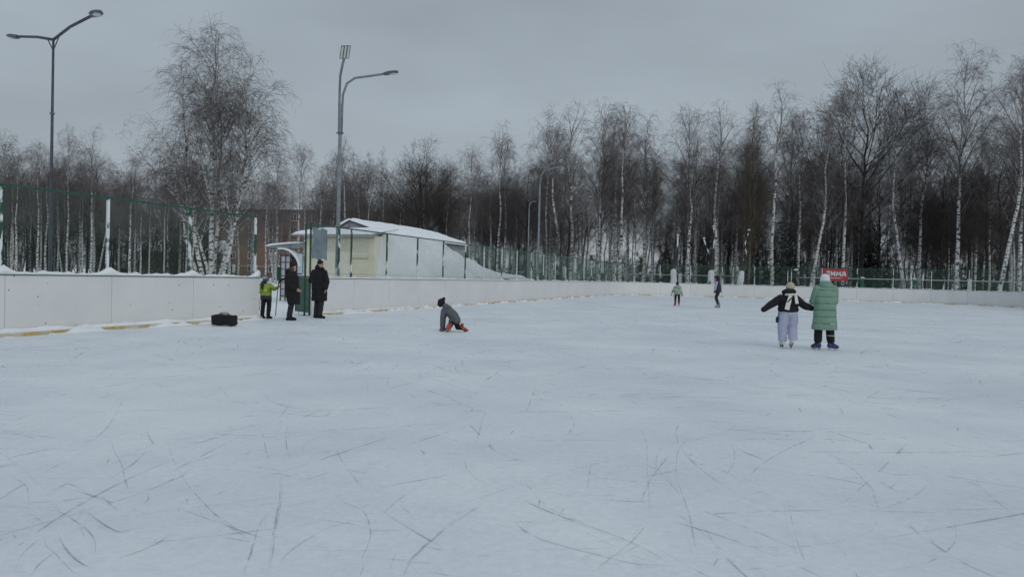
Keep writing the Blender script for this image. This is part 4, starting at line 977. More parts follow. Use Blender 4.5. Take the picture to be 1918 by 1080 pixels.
zone(1420, 1980, 84, 112, 20, 11, 16, 'dark bare tree in the dense wood behind the right part of the rink', 'dark trees of the right-hand wood', ['d0', 'd1', 'd2'])
print('trees', TCOUNT)
# --- far wood and undergrowth: nobody could count these
def mass(name, label, pts, keys, mat):
    """realise many simplified trees in one object through geometry nodes instancing of one hidden-free mesh set"""
    pass
def brush_chunk(seed, n=1):
    r = np.random.RandomState(seed); parts = []
    return parts
def far_mass(n, seed, px0, px1, Y0, Y1, hmin, hmax, twig_r, kfac, lowdark):
    r = np.random.RandomState(seed); Vt = []; 
    px = px0+(px1-px0)*r.rand(n); px = px[(px < 412) | (px > 590)]; n = len(px); Y = Y0+(Y1-Y0)*r.rand(n)**.8; X = np.array([at(a, b_) for a, b_ in zip(px, Y)]); H = hmin+(hmax-hmin)*r.rand(n)
    z = np.linspace(0, 1, 6); P = np.zeros((n, 6, 3)); P[:, :, 0] = X[:, None]+r.normal(0, .25, (n, 6)); P[:, :, 1] = Y[:, None]; P[:, :, 2] = z[None]*H[:, None]
    rad = np.maximum(.012*H[:, None]*(1-z[None])**.8, .015); tr = tubes(P, rad, 4)
    cnt = np.full(n, kfac); ix, t, pos, D = children(P, cnt, .08 if lowdark else .2, 1, 48, r); L_ = (H[ix]*.22*(1-t*.6))*(.5+.8*r.rand(len(ix)))
    P1 = march(pos, D, L_, 4, .02, .12, r, -.1); b1 = tubes(P1, taper(len(P1), 4, .03, .012), 3)
    ix, t, pos, D = children(P1, np.full(len(P1), 9), .1, 1, 48, r); L2_ = L_[ix]*(.25+.4*r.rand(len(ix)))+.2
    P2 = march(pos, D, L2_, 3, -.06, .2, r); b2 = tubes(P2, taper(len(P2), 3, twig_r, twig_r*.6), 3)
    return tr, join([b1, b2])
tr, cr_ = far_mass(230, 91, -150, 2100, 126, 165, 13, 18.5, .014, 24, False)
V, Q = join([tr, cr_]); mi = np.concatenate([np.zeros(len(tr[1])), np.ones(len(cr_[1]))])
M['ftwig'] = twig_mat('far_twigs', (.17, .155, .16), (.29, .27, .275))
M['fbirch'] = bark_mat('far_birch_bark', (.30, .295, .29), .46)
tag(fast('far_wood', V, Q, [M['fbirch'], M['ftwig']], mi=mi), 'far-off birch wood closing the view behind the nearer trees', 'wood', kind='stuff')
M['brush'] = twig_mat('brush_twigs', (.046, .040, .036), (.095, .082, .072))
def brushbelt(name, label, n, seed, px0, px1, Y0, Y1, hmin, hmax, kf):
    tr, cr_ = far_mass(n, seed, px0, px1, Y0, Y1, hmin, hmax, .014, kf, True); V, Q = join([tr, cr_])
    tag(fast(name, V, Q, M['brush']), label, 'undergrowth', kind='stuff')
brushbelt('undergrowth', 'dark brown undergrowth and saplings between the birch trunks', 190, 93, -150, 410, 108, 140, 5, 11, 34)
brushbelt('undergrowth', 'brown brushwood behind the kiosk and the left part of the middle wood', 95, 96, 592, 860, 112, 140, 4, 9.5, 34)
brushbelt('undergrowth', 'thin low brushwood behind the far corner of the rink', 70, 97, 860, 1230, 108, 140, 2.5, 6, 34)
brushbelt('undergrowth', 'dense dark brushwood behind the right part of the picket fence', 135, 94, 1230, 2060, 92, 108, 4, 10, 34)
# ================================================================== PEOPLE
TEX = bpy.data.textures.new('folds', 'CLOUDS'); TEX.noise_scale = .11; TEX.noise_depth = 2
TEX2 = bpy.data.textures.new('soft', 'CLOUDS'); TEX2.noise_scale = .2; TEX2.noise_depth = 2
def soft(mb, name, mat, parent=None, vox=.012, sm=3, fold=.0, loc=None, tex=None, mats=None):
    o = mb.build(name, mats or mat, parent, True, loc)
    m = o.modifiers.new('remesh', 'REMESH'); m.mode = 'VOXEL'; m.voxel_size = vox; m.use_smooth_shade = True
    if sm: s_ = o.modifiers.new('smooth', 'SMOOTH'); s_.iterations = sm; s_.factor = .5
    if fold: d_ = o.modifiers.new('folds', 'DISPLACE'); d_.texture = tex or TEX; d_.strength = fold; d_.mid_level = .5; d_.texture_coords = 'LOCAL'
    return o
V3 = Vector
def lerp(a, b, t): return V3(a)*(1-t)+V3(b)*t
def hand(mb, wrist, dirv, palm_n, sc=1.0, curl=.35, thumb_side=1, fat=1.0):
    """palm and five separate fingers"""
    d = V3(dirv).normalized(); nn = V3(palm_n); nn = (nn-d*nn.dot(d)).normalized(); s = d.cross(nn).normalized()*thumb_side; W = V3(wrist)
    for k in (-1.5, -.5, .5, 1.5): mb.cap(W+s*k*.012*sc, W+d*.085*sc+s*k*.019*sc, .013*sc*fat, .012*sc*fat, 8)
    for k, ln in ((1.5, .070), (.5, .080), (-.5, .074), (-1.5, .058)):
        p = W+d*.088*sc+s*k*.0205*sc; dd = d; r_ = .0092*sc*fat
        for j, f in enumerate((.45, .32, .23)):
            dd = (dd+nn*curl*(.5+.4*j)).normalized(); q = p+dd*ln*f*sc; mb.cap(p, q, r_, r_*.92, 8); p = q; r_ *= .93
    p = W+s*.024*sc+d*.02*sc; dd = (s*.8+d*.75+nn*.25).normalized(); q = p+dd*.042*sc; mb.cap(p, q, .0125*sc*fat, .0105*sc*fat, 8); dd = (s*.35+d+nn*.3).normalized(); mb.cap(q, q+dd*.03*sc, .0105*sc*fat, .009*sc*fat, 8)
def head(mb, c, face, s=1.0):
    """c = centre of skull, face = facing direction (horizontal)"""
    f = V3(face).normalized(); sd = f.cross(V3((0, 0, 1))).normalized(); up = V3((0, 0, 1)); c = V3(c); Rm = Matrix((sd, f, up)).transposed()
    mb.ell(c+up*.02*s, (.074*s, .092*s, .088*s), Rm); mb.ell(c-up*.045*s+f*.022*s, (.055*s, .062*s, .066*s), Rm)
    mb.ell(c-up*.095*s+f*.055*s, (.024*s, .02*s, .02*s), Rm)
    mb.limb([c+f*.088*s-up*.002*s, c+f*.106*s-up*.034*s], [.008*s, .013*s], 8)                # nose
    mb.ell(c+f*.078*s-up*.063*s, (.022*s, .012*s, .007*s), Rm); mb.ell(c+f*.078*s-up*.074*s, (.02*s, .011*s, .007*s), Rm)
    mb.ell(c+f*.082*s+up*.022*s, (.042*s, .012*s, .009*s), Rm)                                 # brow
    for k in (-1, 1): mb.ell(c+sd*k*.076*s-up*.012*s, (.012*s, .020*s, .030*s), Rm)            # ears
def eyes(parent, c, face, s=1.0):
    f = V3(face).normalized(); sd = f.cross(V3((0, 0, 1))).normalized(); b = MB()
    for k in (-1, 1): b.ell(V3(c)+f*.083*s+sd*k*.031*s+V3((0, 0, .002*s)), (.011*s, .011*s, .008*s))
    return b.build('eyes', M['dark'], parent, True)
def body(name, label, loc, J, s, face, skinmat='skin', gloves=None, curl=.35):
    mb = MB()
    head(mb, J['head'], face, J.get('hs', s))
    nk = J['neck']; mb.limb([V3(J['head'])-V3((0, 0, .05*s)), nk], [.052*s, .056*s])
    ch = J['chest']; pe = J['pelvis']; mb.limb([nk, lerp(nk, ch, .6), ch, lerp(ch, pe, .5), pe], [.06*s, .10*s, .135*s, .12*s, .13*s], 14)
    for k in ('L', 'R'):
        sh, elb, wr = J['sh'+k], J['el'+k], J['wr'+k]; mb.limb([ch, sh], [.09*s, .062*s]); mb.limb([sh, elb, wr], [.055*s, .042*s, .027*s])
        hd = J.get('hd'+k, tuple(V3(wr)-V3(elb))); pn = J.get('pn'+k, (0, 1, 0)); hand(mb, wr, hd, pn, s*.98, J.get('curl'+k, curl), J.get('th'+k, 1), fat=1.0)
        hp, kn, an, to = J['hp'+k], J['kn'+k], J['an'+k], J['to'+k]; mb.limb([pe, hp], [.11*s, .088*s]); mb.limb([hp, kn, an], [.085*s, .056*s, .038*s]); mb.limb([an, to], [.038*s, .026*s])
    o = soft(mb, name, M[skinmat], None, .0075*max(s, .85), 2, loc=loc); tag(o, label, 'person'); return o
def skate(parent, an, to, s, bootmat, blademat='steelblade', up=(0, 0, 1), name='skate', sole=None):
    an = V3(an); to = V3(to); f = (to-an); f = (f-V3(up)*f.dot(V3(up))).normalized(); u = V3(up).normalized()
    b = MB(); heel = an-u*.065*s-f*.045*s; toe = to-u*.01*s+f*.02*s
    b.limb([an+u*.13*s, an+u*.02*s, heel+u*.02*s], [.058*s, .055*s, .045*s]); b.limb([heel, lerp(heel, toe, .55), toe], [.042*s, .047*s, .040*s]); b.limb([an, lerp(heel, toe, .75)+u*.02*s], [.05*s, .042*s])
    o = soft(b, name, bootmat, parent, .009, 2)
    sd = f.cross(u); Rm = Matrix((f, sd, u)).transposed(); c = lerp(heel, toe, .5)-u*.075*s
    b = MB(); b.box(c-u*.012*s, (.30*s, .006, .035*s), Rm); b.build('blade', M[blademat], o)
    b = MB(); b.box(c+u*.018*s-f*.09*s, (.05*s, .022, .05*s), Rm); b.box(c+u*.018*s+f*.07*s, (.07*s, .022, .05*s), Rm); b.build('blade_holder', M['dark'] if sole is None else sole, o)
    return o
def shoe(parent, an, to, s, mat, name='boot', up=(0, 0, 1)):
    an = V3(an); to = V3(to); b = MB(); f = to-an; f.z = 0; f.normalize()
    b.limb([an+V3((0, 0, .13*s)), an+V3((0, 0, -.01))], [.055*s, .052*s]); b.limb([V3((an.x, an.y, .045*s))-f*.05*s, V3((to.x, to.y, .038*s))+f*.03*s], [.044*s, .04*s]); b.limb([an, V3((to.x, to.y, .045*s))], [.05*s, .038*s])
    return soft(b, name, mat, parent, .009, 2)
def sleeves(mb, J, s, ra=.085, rb=.07, rc=.058, grow=0):
    for k in ('L', 'R'): mb.limb([lerp(J['sh'+k], J['chest'], .15), J['sh'+k], J['el'+k], lerp(J['el'+k], J['wr'+k], .92)], [ra*s, ra*s, rb*s, rc*s])
def legs(mb, J, s, ra=.11, rb=.08, rc=.07, pel=.15, low=1.0):
    for k in ('L', 'R'): mb.limb([lerp(J['pelvis'], J['hp'+k], .5), J['hp'+k], J['kn'+k], lerp(J['kn'+k], J['an'+k], low)], [pel*s*.8, ra*s, rb*s, rc*s])
def ringloft(rings, n=20): b = MB(); b.loft(rings, n); return b
def quilt(rings, step=.10, amt=.014, n=22):
    """loft whose radius bulges between horizontal seams"""
    zs = np.array([r[2] for r in rings]); A = np.array(rings); out = []
    for z in np.arange(zs[0], zs[-1]+1e-6, step/8):
        v = [np.interp(z, zs, A[:, c]) for c in range(5)]; ph = abs(math.sin(math.pi*(z-zs[0])/step))**.45
        v[3] += amt*(ph-.6); v[4] += amt*(ph-.6); out.append(tuple(v))
    return ringloft(out, n)
gp = lambda px, py: G(px, py)

# ---- 1 girl in the short black puffer, arms held out, seen from behind
loc = gp(1474, 652); s = .92
J = dict(head=(.02, 0, 1.335), hs=.92, neck=(.0, 0, 1.20), chest=(-.01, 0, 1.04), pelvis=(0, 0, .78), shL=(-.17, 0, 1.10), elL=(-.355, 0, .985), wrL=(-.47, -.02, .905), shR=(.16, 0, 1.10), elR=(.35, 0, .96), wrR=(.545, .02, .895),
   hdL=(-1, 0, -.45), hdR=(1, .1, -.3), pnL=(0, 1, -.4), pnR=(0, 0, -1), hpL=(-.10, 0, .74), hpR=(.10, 0, .74), knL=(-.115, .02, .42), knR=(.12, .05, .42), anL=(-.10, .0, .17), anR=(.06, -.12, .22), toL=(-.09, .17, .10), toR=(.085, .02, .07))
P = body('person', 'skater in a short black puffer jacket, white scarf and lilac trousers, arms spread', loc, J, s, (.15, 1, 0))
mb = quilt([(0, 0, .80, .205, .15), (0, 0, .86, .225, .165), (0, 0, .98, .215, .165), (0, 0, 1.08, .205, .16), (0, 0, 1.16, .15, .12), (0, 0, 1.21, .09, .09)], .11, .012)
for k, sg_ in (('L', -1), ('R', 1)):
    mb.limb([J['sh'+k], lerp(J['sh'+k], J['el'+k], .5), J['el'+k], lerp(J['el'+k], J['wr'+k], .5), lerp(J['el'+k], J['wr'+k], .97 if k == 'R' else 1.75)], [.095, .088, .082, .080, .060])
coat = soft(mb, 'jacket', M['black'], P, .012, 3, .022)
mb = MB(); mb.ell((-.03, -.04, 1.25), (.125, .10, .075)); mb.ell((.06, .02, 1.26), (.11, .10, .07)); mb.ell((-.11, -.02, 1.24), (.05, .07, .06)); soft(mb, 'hood', M['black'], P, .012, 2, .02)
M['tan'] = vmat('tan_knit', (.42, .36, .26), (.52, .46, .35), 30, .9, .6, 90); M['cream_s'] = vmat('cream_scarf', (.66, .62, .57), (.76, .73, .68), 14, .9, .5, 60)
mb = MB(); mb.ell((.035, 0, 1.385), (.092, .10, .085)); mb.loft([(.035, 0, 1.33, .096, .104), (.035, 0, 1.375, .097, .105)], 18); soft(mb, 'hat', M['tan'], P, .01, 2)
def slabstrip(pts, wds, th, name, mat, parent, nrmv=(0, -1, 0)):
    b = MB(); vs = []; nn = V3(nrmv)
    for i, p in enumerate(pts):
        p = V3(p); t = (V3(pts[min(i+1, len(pts)-1)])-V3(pts[max(0, i-1)])).normalized(); sd = t.cross(nn).normalized(); w_ = wds[i] if isinstance(wds, (list, tuple)) else wds
        vs += [p-sd*w_/2, p+sd*w_/2, p+sd*w_/2+nn*th, p-sd*w_/2+nn*th]
    fs = []
    for i in range(len(pts)-1):
        for j in range(4): fs.append((i*4+j, i*4+4+j, i*4+4+(j+1) % 4, i*4+(j+1) % 4))
    k = (len(pts)-1)*4; fs += [(3, 2, 1, 0), (k, k+1, k+2, k+3)]; b.add(vs, fs)
    o = b.build(name, mat, parent, False); bv = o.modifiers.new('bev', 'BEVEL'); bv.width = .004; return o
sc = slabstrip([(-.01, -.165, 1.20), (-.035, -.185, 1.13), (-.06, -.20, 1.05), (-.085, -.205, .96), (-.105, -.205, .865)], [.07, .085, .095, .10, .105], .016, 'scarf', M['cream_s'], P)
slabstrip([(.085, -.16, 1.20), (.10, -.175, 1.14), (.105, -.19, 1.07), (.115, -.20, 1.0)], [.06, .065, .07, .07], .016, 'scarf', M['cream_s'], P)
mb = MB(); mb.tube([(-.11, -.10, 1.19), (-.03, -.175, 1.195), (.06, -.17, 1.2), (.12, -.08, 1.19)], .022, 8); mb.build('scarf', M['cream_s'], P, True)
slabstrip([(.05, -.19, 1.17), (-.03, -.226, 1.10), (-.10, -.215, 1.03), (-.19, -.13, .93)], .025, .008, 'strap', M['dark'], P)
M['lilac'] = vmat('lilac_trousers', (.37, .395, .52), (.44, .465, .59), 6, .85, .3, 40)
mb = MB(); mb.loft([(-.098, .02, .15, .088, .085), (-.105, .015, .28, .093, .09), (-.112, .01, .45, .104, .10), (-.105, 0, .65, .115, .125), (-.09, 0, .82, .11, .13)], 18)
mb.loft([(.075, -.13, .20, .10, .09), (.09, -.08, .28, .098, .095), (.115, .03, .45, .106, .10), (.11, 0, .65, .118, .125), (.09, 0, .82, .11, .13)], 18)
mb.ell((0, 0, .80), (.185, .145, .13)); soft(mb, 'trousers', M['lilac'], P, .011, 2, .016)
M['bwhite'] = vmat('white_boot', (.55, .54, .50), (.66, .65, .6), 10, .5); 
skate(P, J['anL'], J['toL'], .85, M['bwhite'], sole=M['dark']); skate(P, (.06, -.12, .20), (.085, .02, .085), .85, M['bwhite'], up=(.05, .45, .9), sole=M['dark'])
hb = MB(); hb.ell((-.235, .0, .63), (.03, .06, .075)); soft(hb, 'hip_bag', M['dark'], P, .01, 1)
slabstrip([(-.215, -.02, .80), (-.232, -.02, .68)], .02, .006, 'strap', M['dark'], P, (-1, 0, 0))

# ---- 2 person in the long green coat, seen from behind
loc = gp(1543, 654.5); s = .98
J = dict(head=(-.015, 0, 1.545), neck=(0, 0, 1.42), chest=(0, 0, 1.2), pelvis=(0, 0, .88), shL=(-.19, .0, 1.33), elL=(-.235, .08, 1.06), wrL=(-.16, .28, 1.04), shR=(.19, 0, 1.33), elR=(.235, .08, 1.06), wrR=(.14, .28, 1.04),
   hpL=(-.10, 0, .84), hpR=(.10, 0, .84), knL=(-.125, .02, .47), knR=(.13, .02, .47), anL=(-.135, 0, .14), anR=(.15, 0, .14), toL=(-.20, .10, .075), toR=(.29, .02, .075))
P = body('person', 'person in a long sage green quilted coat and white hat, seen from behind', loc, J, s, (-.55, 1, 0))
M['sage'] = vmat('sage_coat', (.165, .285, .21), (.21, .34, .255), 5, .65, .35, 30)
mb = quilt([(.0, 0, .44, .275, .20), (.0, 0, .50, .27, .20), (.0, 0, .75, .245, .19), (0, 0, 1.0, .235, .185), (0, 0, 1.22, .235, .175), (0, 0, 1.33, .215, .15), (0, 0, 1.40, .13, .11), (0, 0, 1.44, .09, .09)], .145, .009)
for k in ('L', 'R'): mb.limb([lerp(J['sh'+k], J['chest'], .12), J['sh'+k], lerp(J['sh'+k], J['el'+k], .5), J['el'+k], lerp(J['el'+k], J['wr'+k], .9)], [.085, .088, .088, .082, .062])
soft(mb, 'coat', M['sage'], P, .012, 2, .016)
mb = MB(); mb.ell((0, -.03, 1.415), (.155, .13, .085)); mb.ell((-.02, -.05, 1.46), (.125, .10, .07)); mb.ell((.10, .0, 1.40), (.06, .09, .06)); soft(mb, 'hood', M['sage'], P, .011, 3, .014)
M['seam'] = vmat('sage_seam', (.07, .13, .10), (.09, .16, .12), 5, .8)
b = MB()
for i in range(1, 7):
    z = .44+.145*i; rx_ = float(np.interp(z, [.44, .75, 1.0, 1.22, 1.33], [.27, .243, .233, .232, .21])); ry_ = float(np.interp(z, [.44, .75, 1.0, 1.22, 1.33], [.198, .188, .183, .172, .148]))
    b.tube([((rx_+.002)*math.cos(a), (ry_+.002)*math.sin(a), z+.004*math.sin(a*5+i)) for a in np.linspace(R(188), R(352), 22)], .0045, 5)
b.build('seams', M['seam'], P)
M['whathat'] = vmat('white_knit', (.66, .67, .70), (.78, .78, .80), 30, .9, .5, 90)
mb = MB(); mb.ell((-.02, 0, 1.575), (.098, .112, .095)); mb.loft([(-.02, 0, 1.50, .102, .112), (-.02, 0, 1.55, .103, .115)], 18); soft(mb, 'hat', M['whathat'], P, .01, 2)
M['pink'] = vmat('pink_trim', (.62, .42, .50), (.7, .52, .58), 12, .8); mb = MB(); mb.ell((-.105, .01, 1.50), (.018, .035, .045)); mb.ell((-.105, .01, 1.555), (.014, .028, .03)); soft(mb, 'ear_flap', M['pink'], P, .008, 1)
slabstrip([(.03, -.205, .585), (.10, -.198, .585), (.145, -.185, .585)], .012, .006, 'coat_tag', M['white'], P)
mb = MB(); legs(mb, J, s, .10, .092, .088, .15, .80); soft(mb, 'trousers', M['black'], P, .011, 2, .012)
b = MB(); b.loft([(.143, .01, .305, .094, .094), (.143, .01, .325, .094, .094)], 20); b.build('reflective_band', M['tan'], P)
M['blueb'] = two_mat('blue_boot', (.012, .022, .11), (.09, .11, .2), 14, .5, .62, .4)
skate(P, J['anL'], J['toL'], .93, M['blueb'], sole=M['steelblade']); skate(P, J['anR'], J['toR'], .93, M['blueb'], sole=M['steelblade'])

# ---- 3 man in the long black coat by the gate
loc = gp(598.5, 595.5); s = 1.02
J = dict(head=(-.0, -.02, 1.665), neck=(-.03, 0, 1.53), chest=(-.03, 0, 1.30), pelvis=(0, 0, .95), shL=(-.22, .06, 1.44), elL=(-.325, .10, 1.17), wrL=(-.25, .02, 1.22), shR=(.15, -.08, 1.43), elR=(.235, -.10, 1.15), wrR=(.22, -.16, .94),
   hdL=(.8, -.3, .2), hdR=(-.1, -.2, -.9), pnL=(0, 0, -1), pnR=(-1, 0, 0), hpL=(-.08, .05, .92), hpR=(.08, -.05, .92), knL=(-.10, .05, .50), knR=(.07, -.07, .50), anL=(-.13, .05, .09), anR=(.02, -.08, .09), toL=(-.02, .02, .04), toR=(.15, -.12, .04))
P = body('person', 'man in a long black parka and black beanie leaning by the green gate', loc, J, s, (1, -.45, 0)); eyes(P, J['head'], (1, -.45, 0), s)
mb = quilt([(-.02, 0, .54, .245, .185), (-.02, 0, .62, .245, .19), (-.02, 0, .85, .24, .185), (-.03, 0, 1.1, .245, .185), (-.035, 0, 1.32, .24, .175), (-.035, 0, 1.45, .20, .15), (-.03, 0, 1.53, .12, .11)], .16, .008)
for k in ('L', 'R'): mb.limb([lerp(J['sh'+k], J['chest'], .12), J['sh'+k], lerp(J['sh'+k], J['el'+k], .5), J['el'+k], lerp(J['el'+k], J['wr'+k], .95)], [.085, .09, .088, .085, .065])
mb.ell((.18, -.19, 1.02), (.07, .05, .09)); soft(mb, 'parka', M['black'], P, .012, 2, .018)
mb = MB(); mb.ell((-.07, .01, 1.565), (.115, .13, .09)); mb.ell((.07, -.06, 1.545), (.075, .075, .06)); mb.ell((-.10, .02, 1.62), (.06, .09, .07)); soft(mb, 'collar', M['black'], P, .011, 2, .012)
mb = MB(); mb.ell((-.01, -.015, 1.74), (.094, .105, .085)); mb.loft([(-.01, -.015, 1.70, .098, .108), (-.01, -.015, 1.745, .10, .11)], 18); mb.ell((-.03, 0, 1.79), (.06, .07, .05)); soft(mb, 'beanie', M['black'], P, .01, 2)
mb = MB(); legs(mb, J, s, .105, .085, .078, .15, .9); soft(mb, 'trousers', M['dark'], P, .011, 2, .014)
shoe(P, J['anL'], J['toL'], 1, M['black']); shoe(P, J['anR'], J['toR'], 1, M['black'])

# ---- 4 woman in the black coat with the black bobble-less hat, facing right
loc = gp(546, 599.5); s = .96
J = dict(head=(.03, -.02, 1.545), neck=(-.01, 0, 1.42), chest=(-.02, 0, 1.20), pelvis=(0, 0, .88), shL=(-.10, .14, 1.33), elL=(-.12, .17, 1.06), wrL=(.10, .10, .90), shR=(-.03, -.16, 1.32), elR=(-.06, -.2, 1.04), wrR=(.16, -.17, .90),
   hdL=(.9, -.1, -.3), hdR=(.9, .2, -.2), hpL=(-.03, .09, .85), hpR=(-.0, -.08, .85), knL=(-.03, .09, .46), knR=(.0, -.08, .47), anL=(-.09, .09, .09), anR=(-.06, -.09, .09), toL=(.06, .08, .04), toR=(.09, -.10, .04))
P = body('person', 'woman in a black coat and pointed black hat standing in the gap of the boards', loc, J, s, (1, -.5, 0)); eyes(P, J['head'], (1, -.5, 0), s)
mb = quilt([(.06, 0, .47, .17, .18), (.05, 0, .60, .20, .19), (.01, 0, .85, .215, .195), (-.01, 0, 1.05, .21, .20), (-.02, 0, 1.25, .205, .19), (-.03, 0, 1.36, .17, .16), (-.02, 0, 1.43, .11, .11)], .15, .008)
for k in ('L', 'R'): mb.limb([lerp(J['sh'+k], J['chest'], .12), J['sh'+k], lerp(J['sh'+k], J['el'+k], .5), J['el'+k], lerp(J['el'+k], J['wr'+k], .92)], [.08, .085, .085, .08, .06])
soft(mb, 'coat', M['black'], P, .012, 2, .018)
mb = MB(); mb.ell((-.11, .02, 1.43), (.12, .14, .085)); mb.ell((.03, -.02, 1.40), (.09, .10, .05)); soft(mb, 'hood', M['black'], P, .011, 2, .02)
mb = MB(); mb.ell((-.0, -.07, 1.50), (.07, .05, .10)); mb.ell((.0, .05, 1.49), (.07, .05, .10)); mb.ell((-.04, 0, 1.52), (.07, .08, .09)); soft(mb, 'hair', M['hair'], P, .009, 1)
mb = MB(); mb.loft([(.015, 0, 1.575, .098, .105), (.01, 0, 1.62, .10, .108), (-.005, 0, 1.67, .085, .09), (-.03, 0, 1.72, .055, .06), (-.045, 0, 1.74, .03, .03)], 18); soft(mb, 'hat', M['black'], P, .01, 2)
mb = MB(); legs(mb, J, s, .10, .082, .072, .15, .9); soft(mb, 'trousers', M['dark'], P, .011, 2, .014)
shoe(P, J['anL'], J['toL'], .95, M['black']); shoe(P, J['anR'], J['toR'], .95, M['black'])

# ---- 5 child with the hockey stick, from behind, lime jacket
loc = gp(499, 596.5); s = .76
J = dict(head=(-.04, 0, 1.185), hs=.88, neck=(-.03, 0, 1.06), chest=(-.03, 0, .93), pelvis=(-.02, 0, .66), shL=(-.17, 0, 1.00), elL=(-.21, .05, .82), wrL=(-.17, .15, .72), shR=(.10, 0, 1.0), elR=(.225, -.02, .90), wrR=(.33, -.05, .945),
   hdR=(.6, -.1, .5), pnR=(0, -1, 0), curlR=.9, hpL=(-.09, 0, .62), hpR=(.07, 0, .62), knL=(-.115, .01, .35), knR=(.06, .03, .35), anL=(-.13, 0, .09), anR=(.055, -.02, .09), toL=(-.10, .10, .05), toR=(.11, .08, .05))
P = body('person', 'child in a lime green jacket and dark trousers beside the board end, seen from behind', loc, J, s, (.1, 1, 0))
M['lime'] = two_mat('lime_jacket', (.13, .19, .028), (.27, .36, .05), 5, .42, .5, .7, bump=.3); M['limed'] = vmat('jacket_hem', (.02, .024, .04), (.035, .04, .06), 9, .8)
mb = quilt([(-.03, 0, .68, .165, .125), (-.03, 0, .80, .168, .13), (-.03, 0, .95, .165, .125), (-.03, 0, 1.03, .12, .10), (-.03, 0, 1.07, .07, .07)], .10, .010)
for k in ('L', 'R'): mb.limb([lerp(J['sh'+k], J['chest'], .12), J['sh'+k], J['el'+k], lerp(J['el'+k], J['wr'+k], .9)], [.066, .07, .062, .05])
soft(mb, 'jacket', M['lime'], P, .011, 2, .014)
mb = ringloft([(-.02, 0, .575, .172, .13), (-.025, 0, .64, .172, .132), (-.03, 0, .70, .169, .129)], 20); soft(mb, 'jacket_hem', M['limed'], P, .011, 2)
b = MB(); b.box((-.0, -.132, .86), (.10, .01, .11)); b.build('back_patch', vmat('lime_patch', (.38, .5, .04), (.44, .56, .06), 6, .5), P)
mb = MB(); mb.ell((-.10, -.115, .99), (.05, .03, .13)); mb.ell((-.08, -.05, 1.09), (.09, .08, .05)); soft(mb, 'scarf', M['limed'], P, .01, 2)
mb = MB(); mb.ell((-.04, 0, 1.225), (.09, .10, .085)); mb.loft([(-.04, 0, 1.13, .088, .098), (-.04, 0, 1.2, .095, .103)], 16); soft(mb, 'hat', two_mat('striped_hat', (.06, .075, .10), (.42, .46, .5), 6, .5, .56, .9, sc=(.2, .2, 3)), P, .01, 2)
b = MB(); b.tube([(-.02, 0, 1.29), (.0, 0, 1.33)], .02, 8); b.build('hat_tip', M['dark'], P)
mb = MB(); legs(mb, J, s, .105, .088, .082, .15, .92); soft(mb, 'trousers', M['black'], P, .011, 2, .014)
slabstrip([(-.195, -.02, .58), (-.20, -.02, .25)], .035, .01, 'side_stripe', vmat('red_stripe', (.25, .02, .03), (.3, .03, .04), 8, .8), P, (-.8, -.6, 0))
shoe(P, J['anL'], J['toL'], .82, M['black']); shoe(P, J['anR'], J['toR'], .82, M['black'])
st = empty('hockey_stick', loc); tag(st, 'hockey stick held upside down by the child in the lime jacket', 'hockey stick')
M['stick'] = vmat('stick_shaft', (.05, .02, .03), (.10, .04, .05), 20, .5)
b = MB(); b.tube([(.37, -.09, 1.06), (.345, -.09, .8), (.325, -.09, .5), (.30, -.09, .10)], .0125, 6); b.build('shaft', M['stick'], st)
b = MB(); b.tube([(.37, -.09, 1.05), (.40, -.09, 1.13), (.48, -.09, 1.19), (.56, -.09, 1.215)], [.02, .034, .038, .03], 8, flat=.35); b.build('blade', M['dark'], st)
b = MB(); b.tube([(.30, -.09, .12), (.255, -.09, .035)], .008, 5); b.build('shaft_end', M['steelblade'], st)

# ---- 6 child who has fallen on one knee, propped on one arm
loc = gp(850, 620.5); s = .80
J = dict(head=(-.325, -.02, .715), hs=.82, neck=(-.25, 0, .62), chest=(-.15, 0, .50), pelvis=(.02, 0, .27), shL=(-.27, -.10, .53), elL=(-.295, -.14, .31), wrL=(-.29, -.15, .10), shR=(-.22, .10, .53), elR=(-.275, .10, .32), wrR=(-.27, .10, .10),
   hdL=(-.05, -.3, -.95), hdR=(0, 0, -1), pnL=(.2, -1, 0), hpL=(-.04, -.06, .26), hpR=(.05, .05, .24), knL=(-.14, -.02, .09), knR=(.10, -.02, .11), anL=(-.10, -.22, .12), anR=(.19, -.04, .10), toL=(-.06, -.25, .03), toR=(.33, -.03, .055))
P = body('person', 'child in a grey hooded jacket down on the ice on one knee and one hand', loc, J, .62, (-1, .25, 0))
M['grey'] = vmat('grey_jacket', (.075, .085, .095), (.12, .13, .14), 8, .75, .35, 45)
mb = MB(); mb.limb([(-.20, 0, .565), (-.12, 0, .49), (-.02, 0, .40), (.05, 0, .30)], [.105, .128, .130, .118], 16); mb.ell((.05, -.02, .265), (.12, .13, .08)); mb.ell((-.05, -.03, .27), (.09, .11, .08))
for k in ('L', 'R'): mb.limb([J['sh'+k], J['el'+k], lerp(J['el'+k], J['wr'+k], .9)], [.066, .056, .048])
soft(mb, 'jacket', M['grey'], P, .011, 2, .018)
mb = MB(); mb.ell((-.22, -.01, .64), (.115, .105, .075), Matrix.Rotation(R(30), 3, 'Y')); mb.ell((-.17, -.01, .60), (.11, .11, .07)); soft(mb, 'hood', M['grey'], P, .01, 2, .01)
mb = MB(); mb.ell((-.335, -.02, .745), (.098, .10, .10)); mb.ell((-.36, -.02, .69), (.08, .085, .07)); mb.ell((-.275, -.02, .835), (.045, .045, .04)); mb.ell((-.30, -.02, .80), (.06, .06, .05)); soft(mb, 'hat', M['black'], P, .01, 2, .008)
mb = MB(); legs(mb, J, s, .098, .082, .07, .14, .92); soft(mb, 'trousers', M['black'], P, .010, 2, .010)
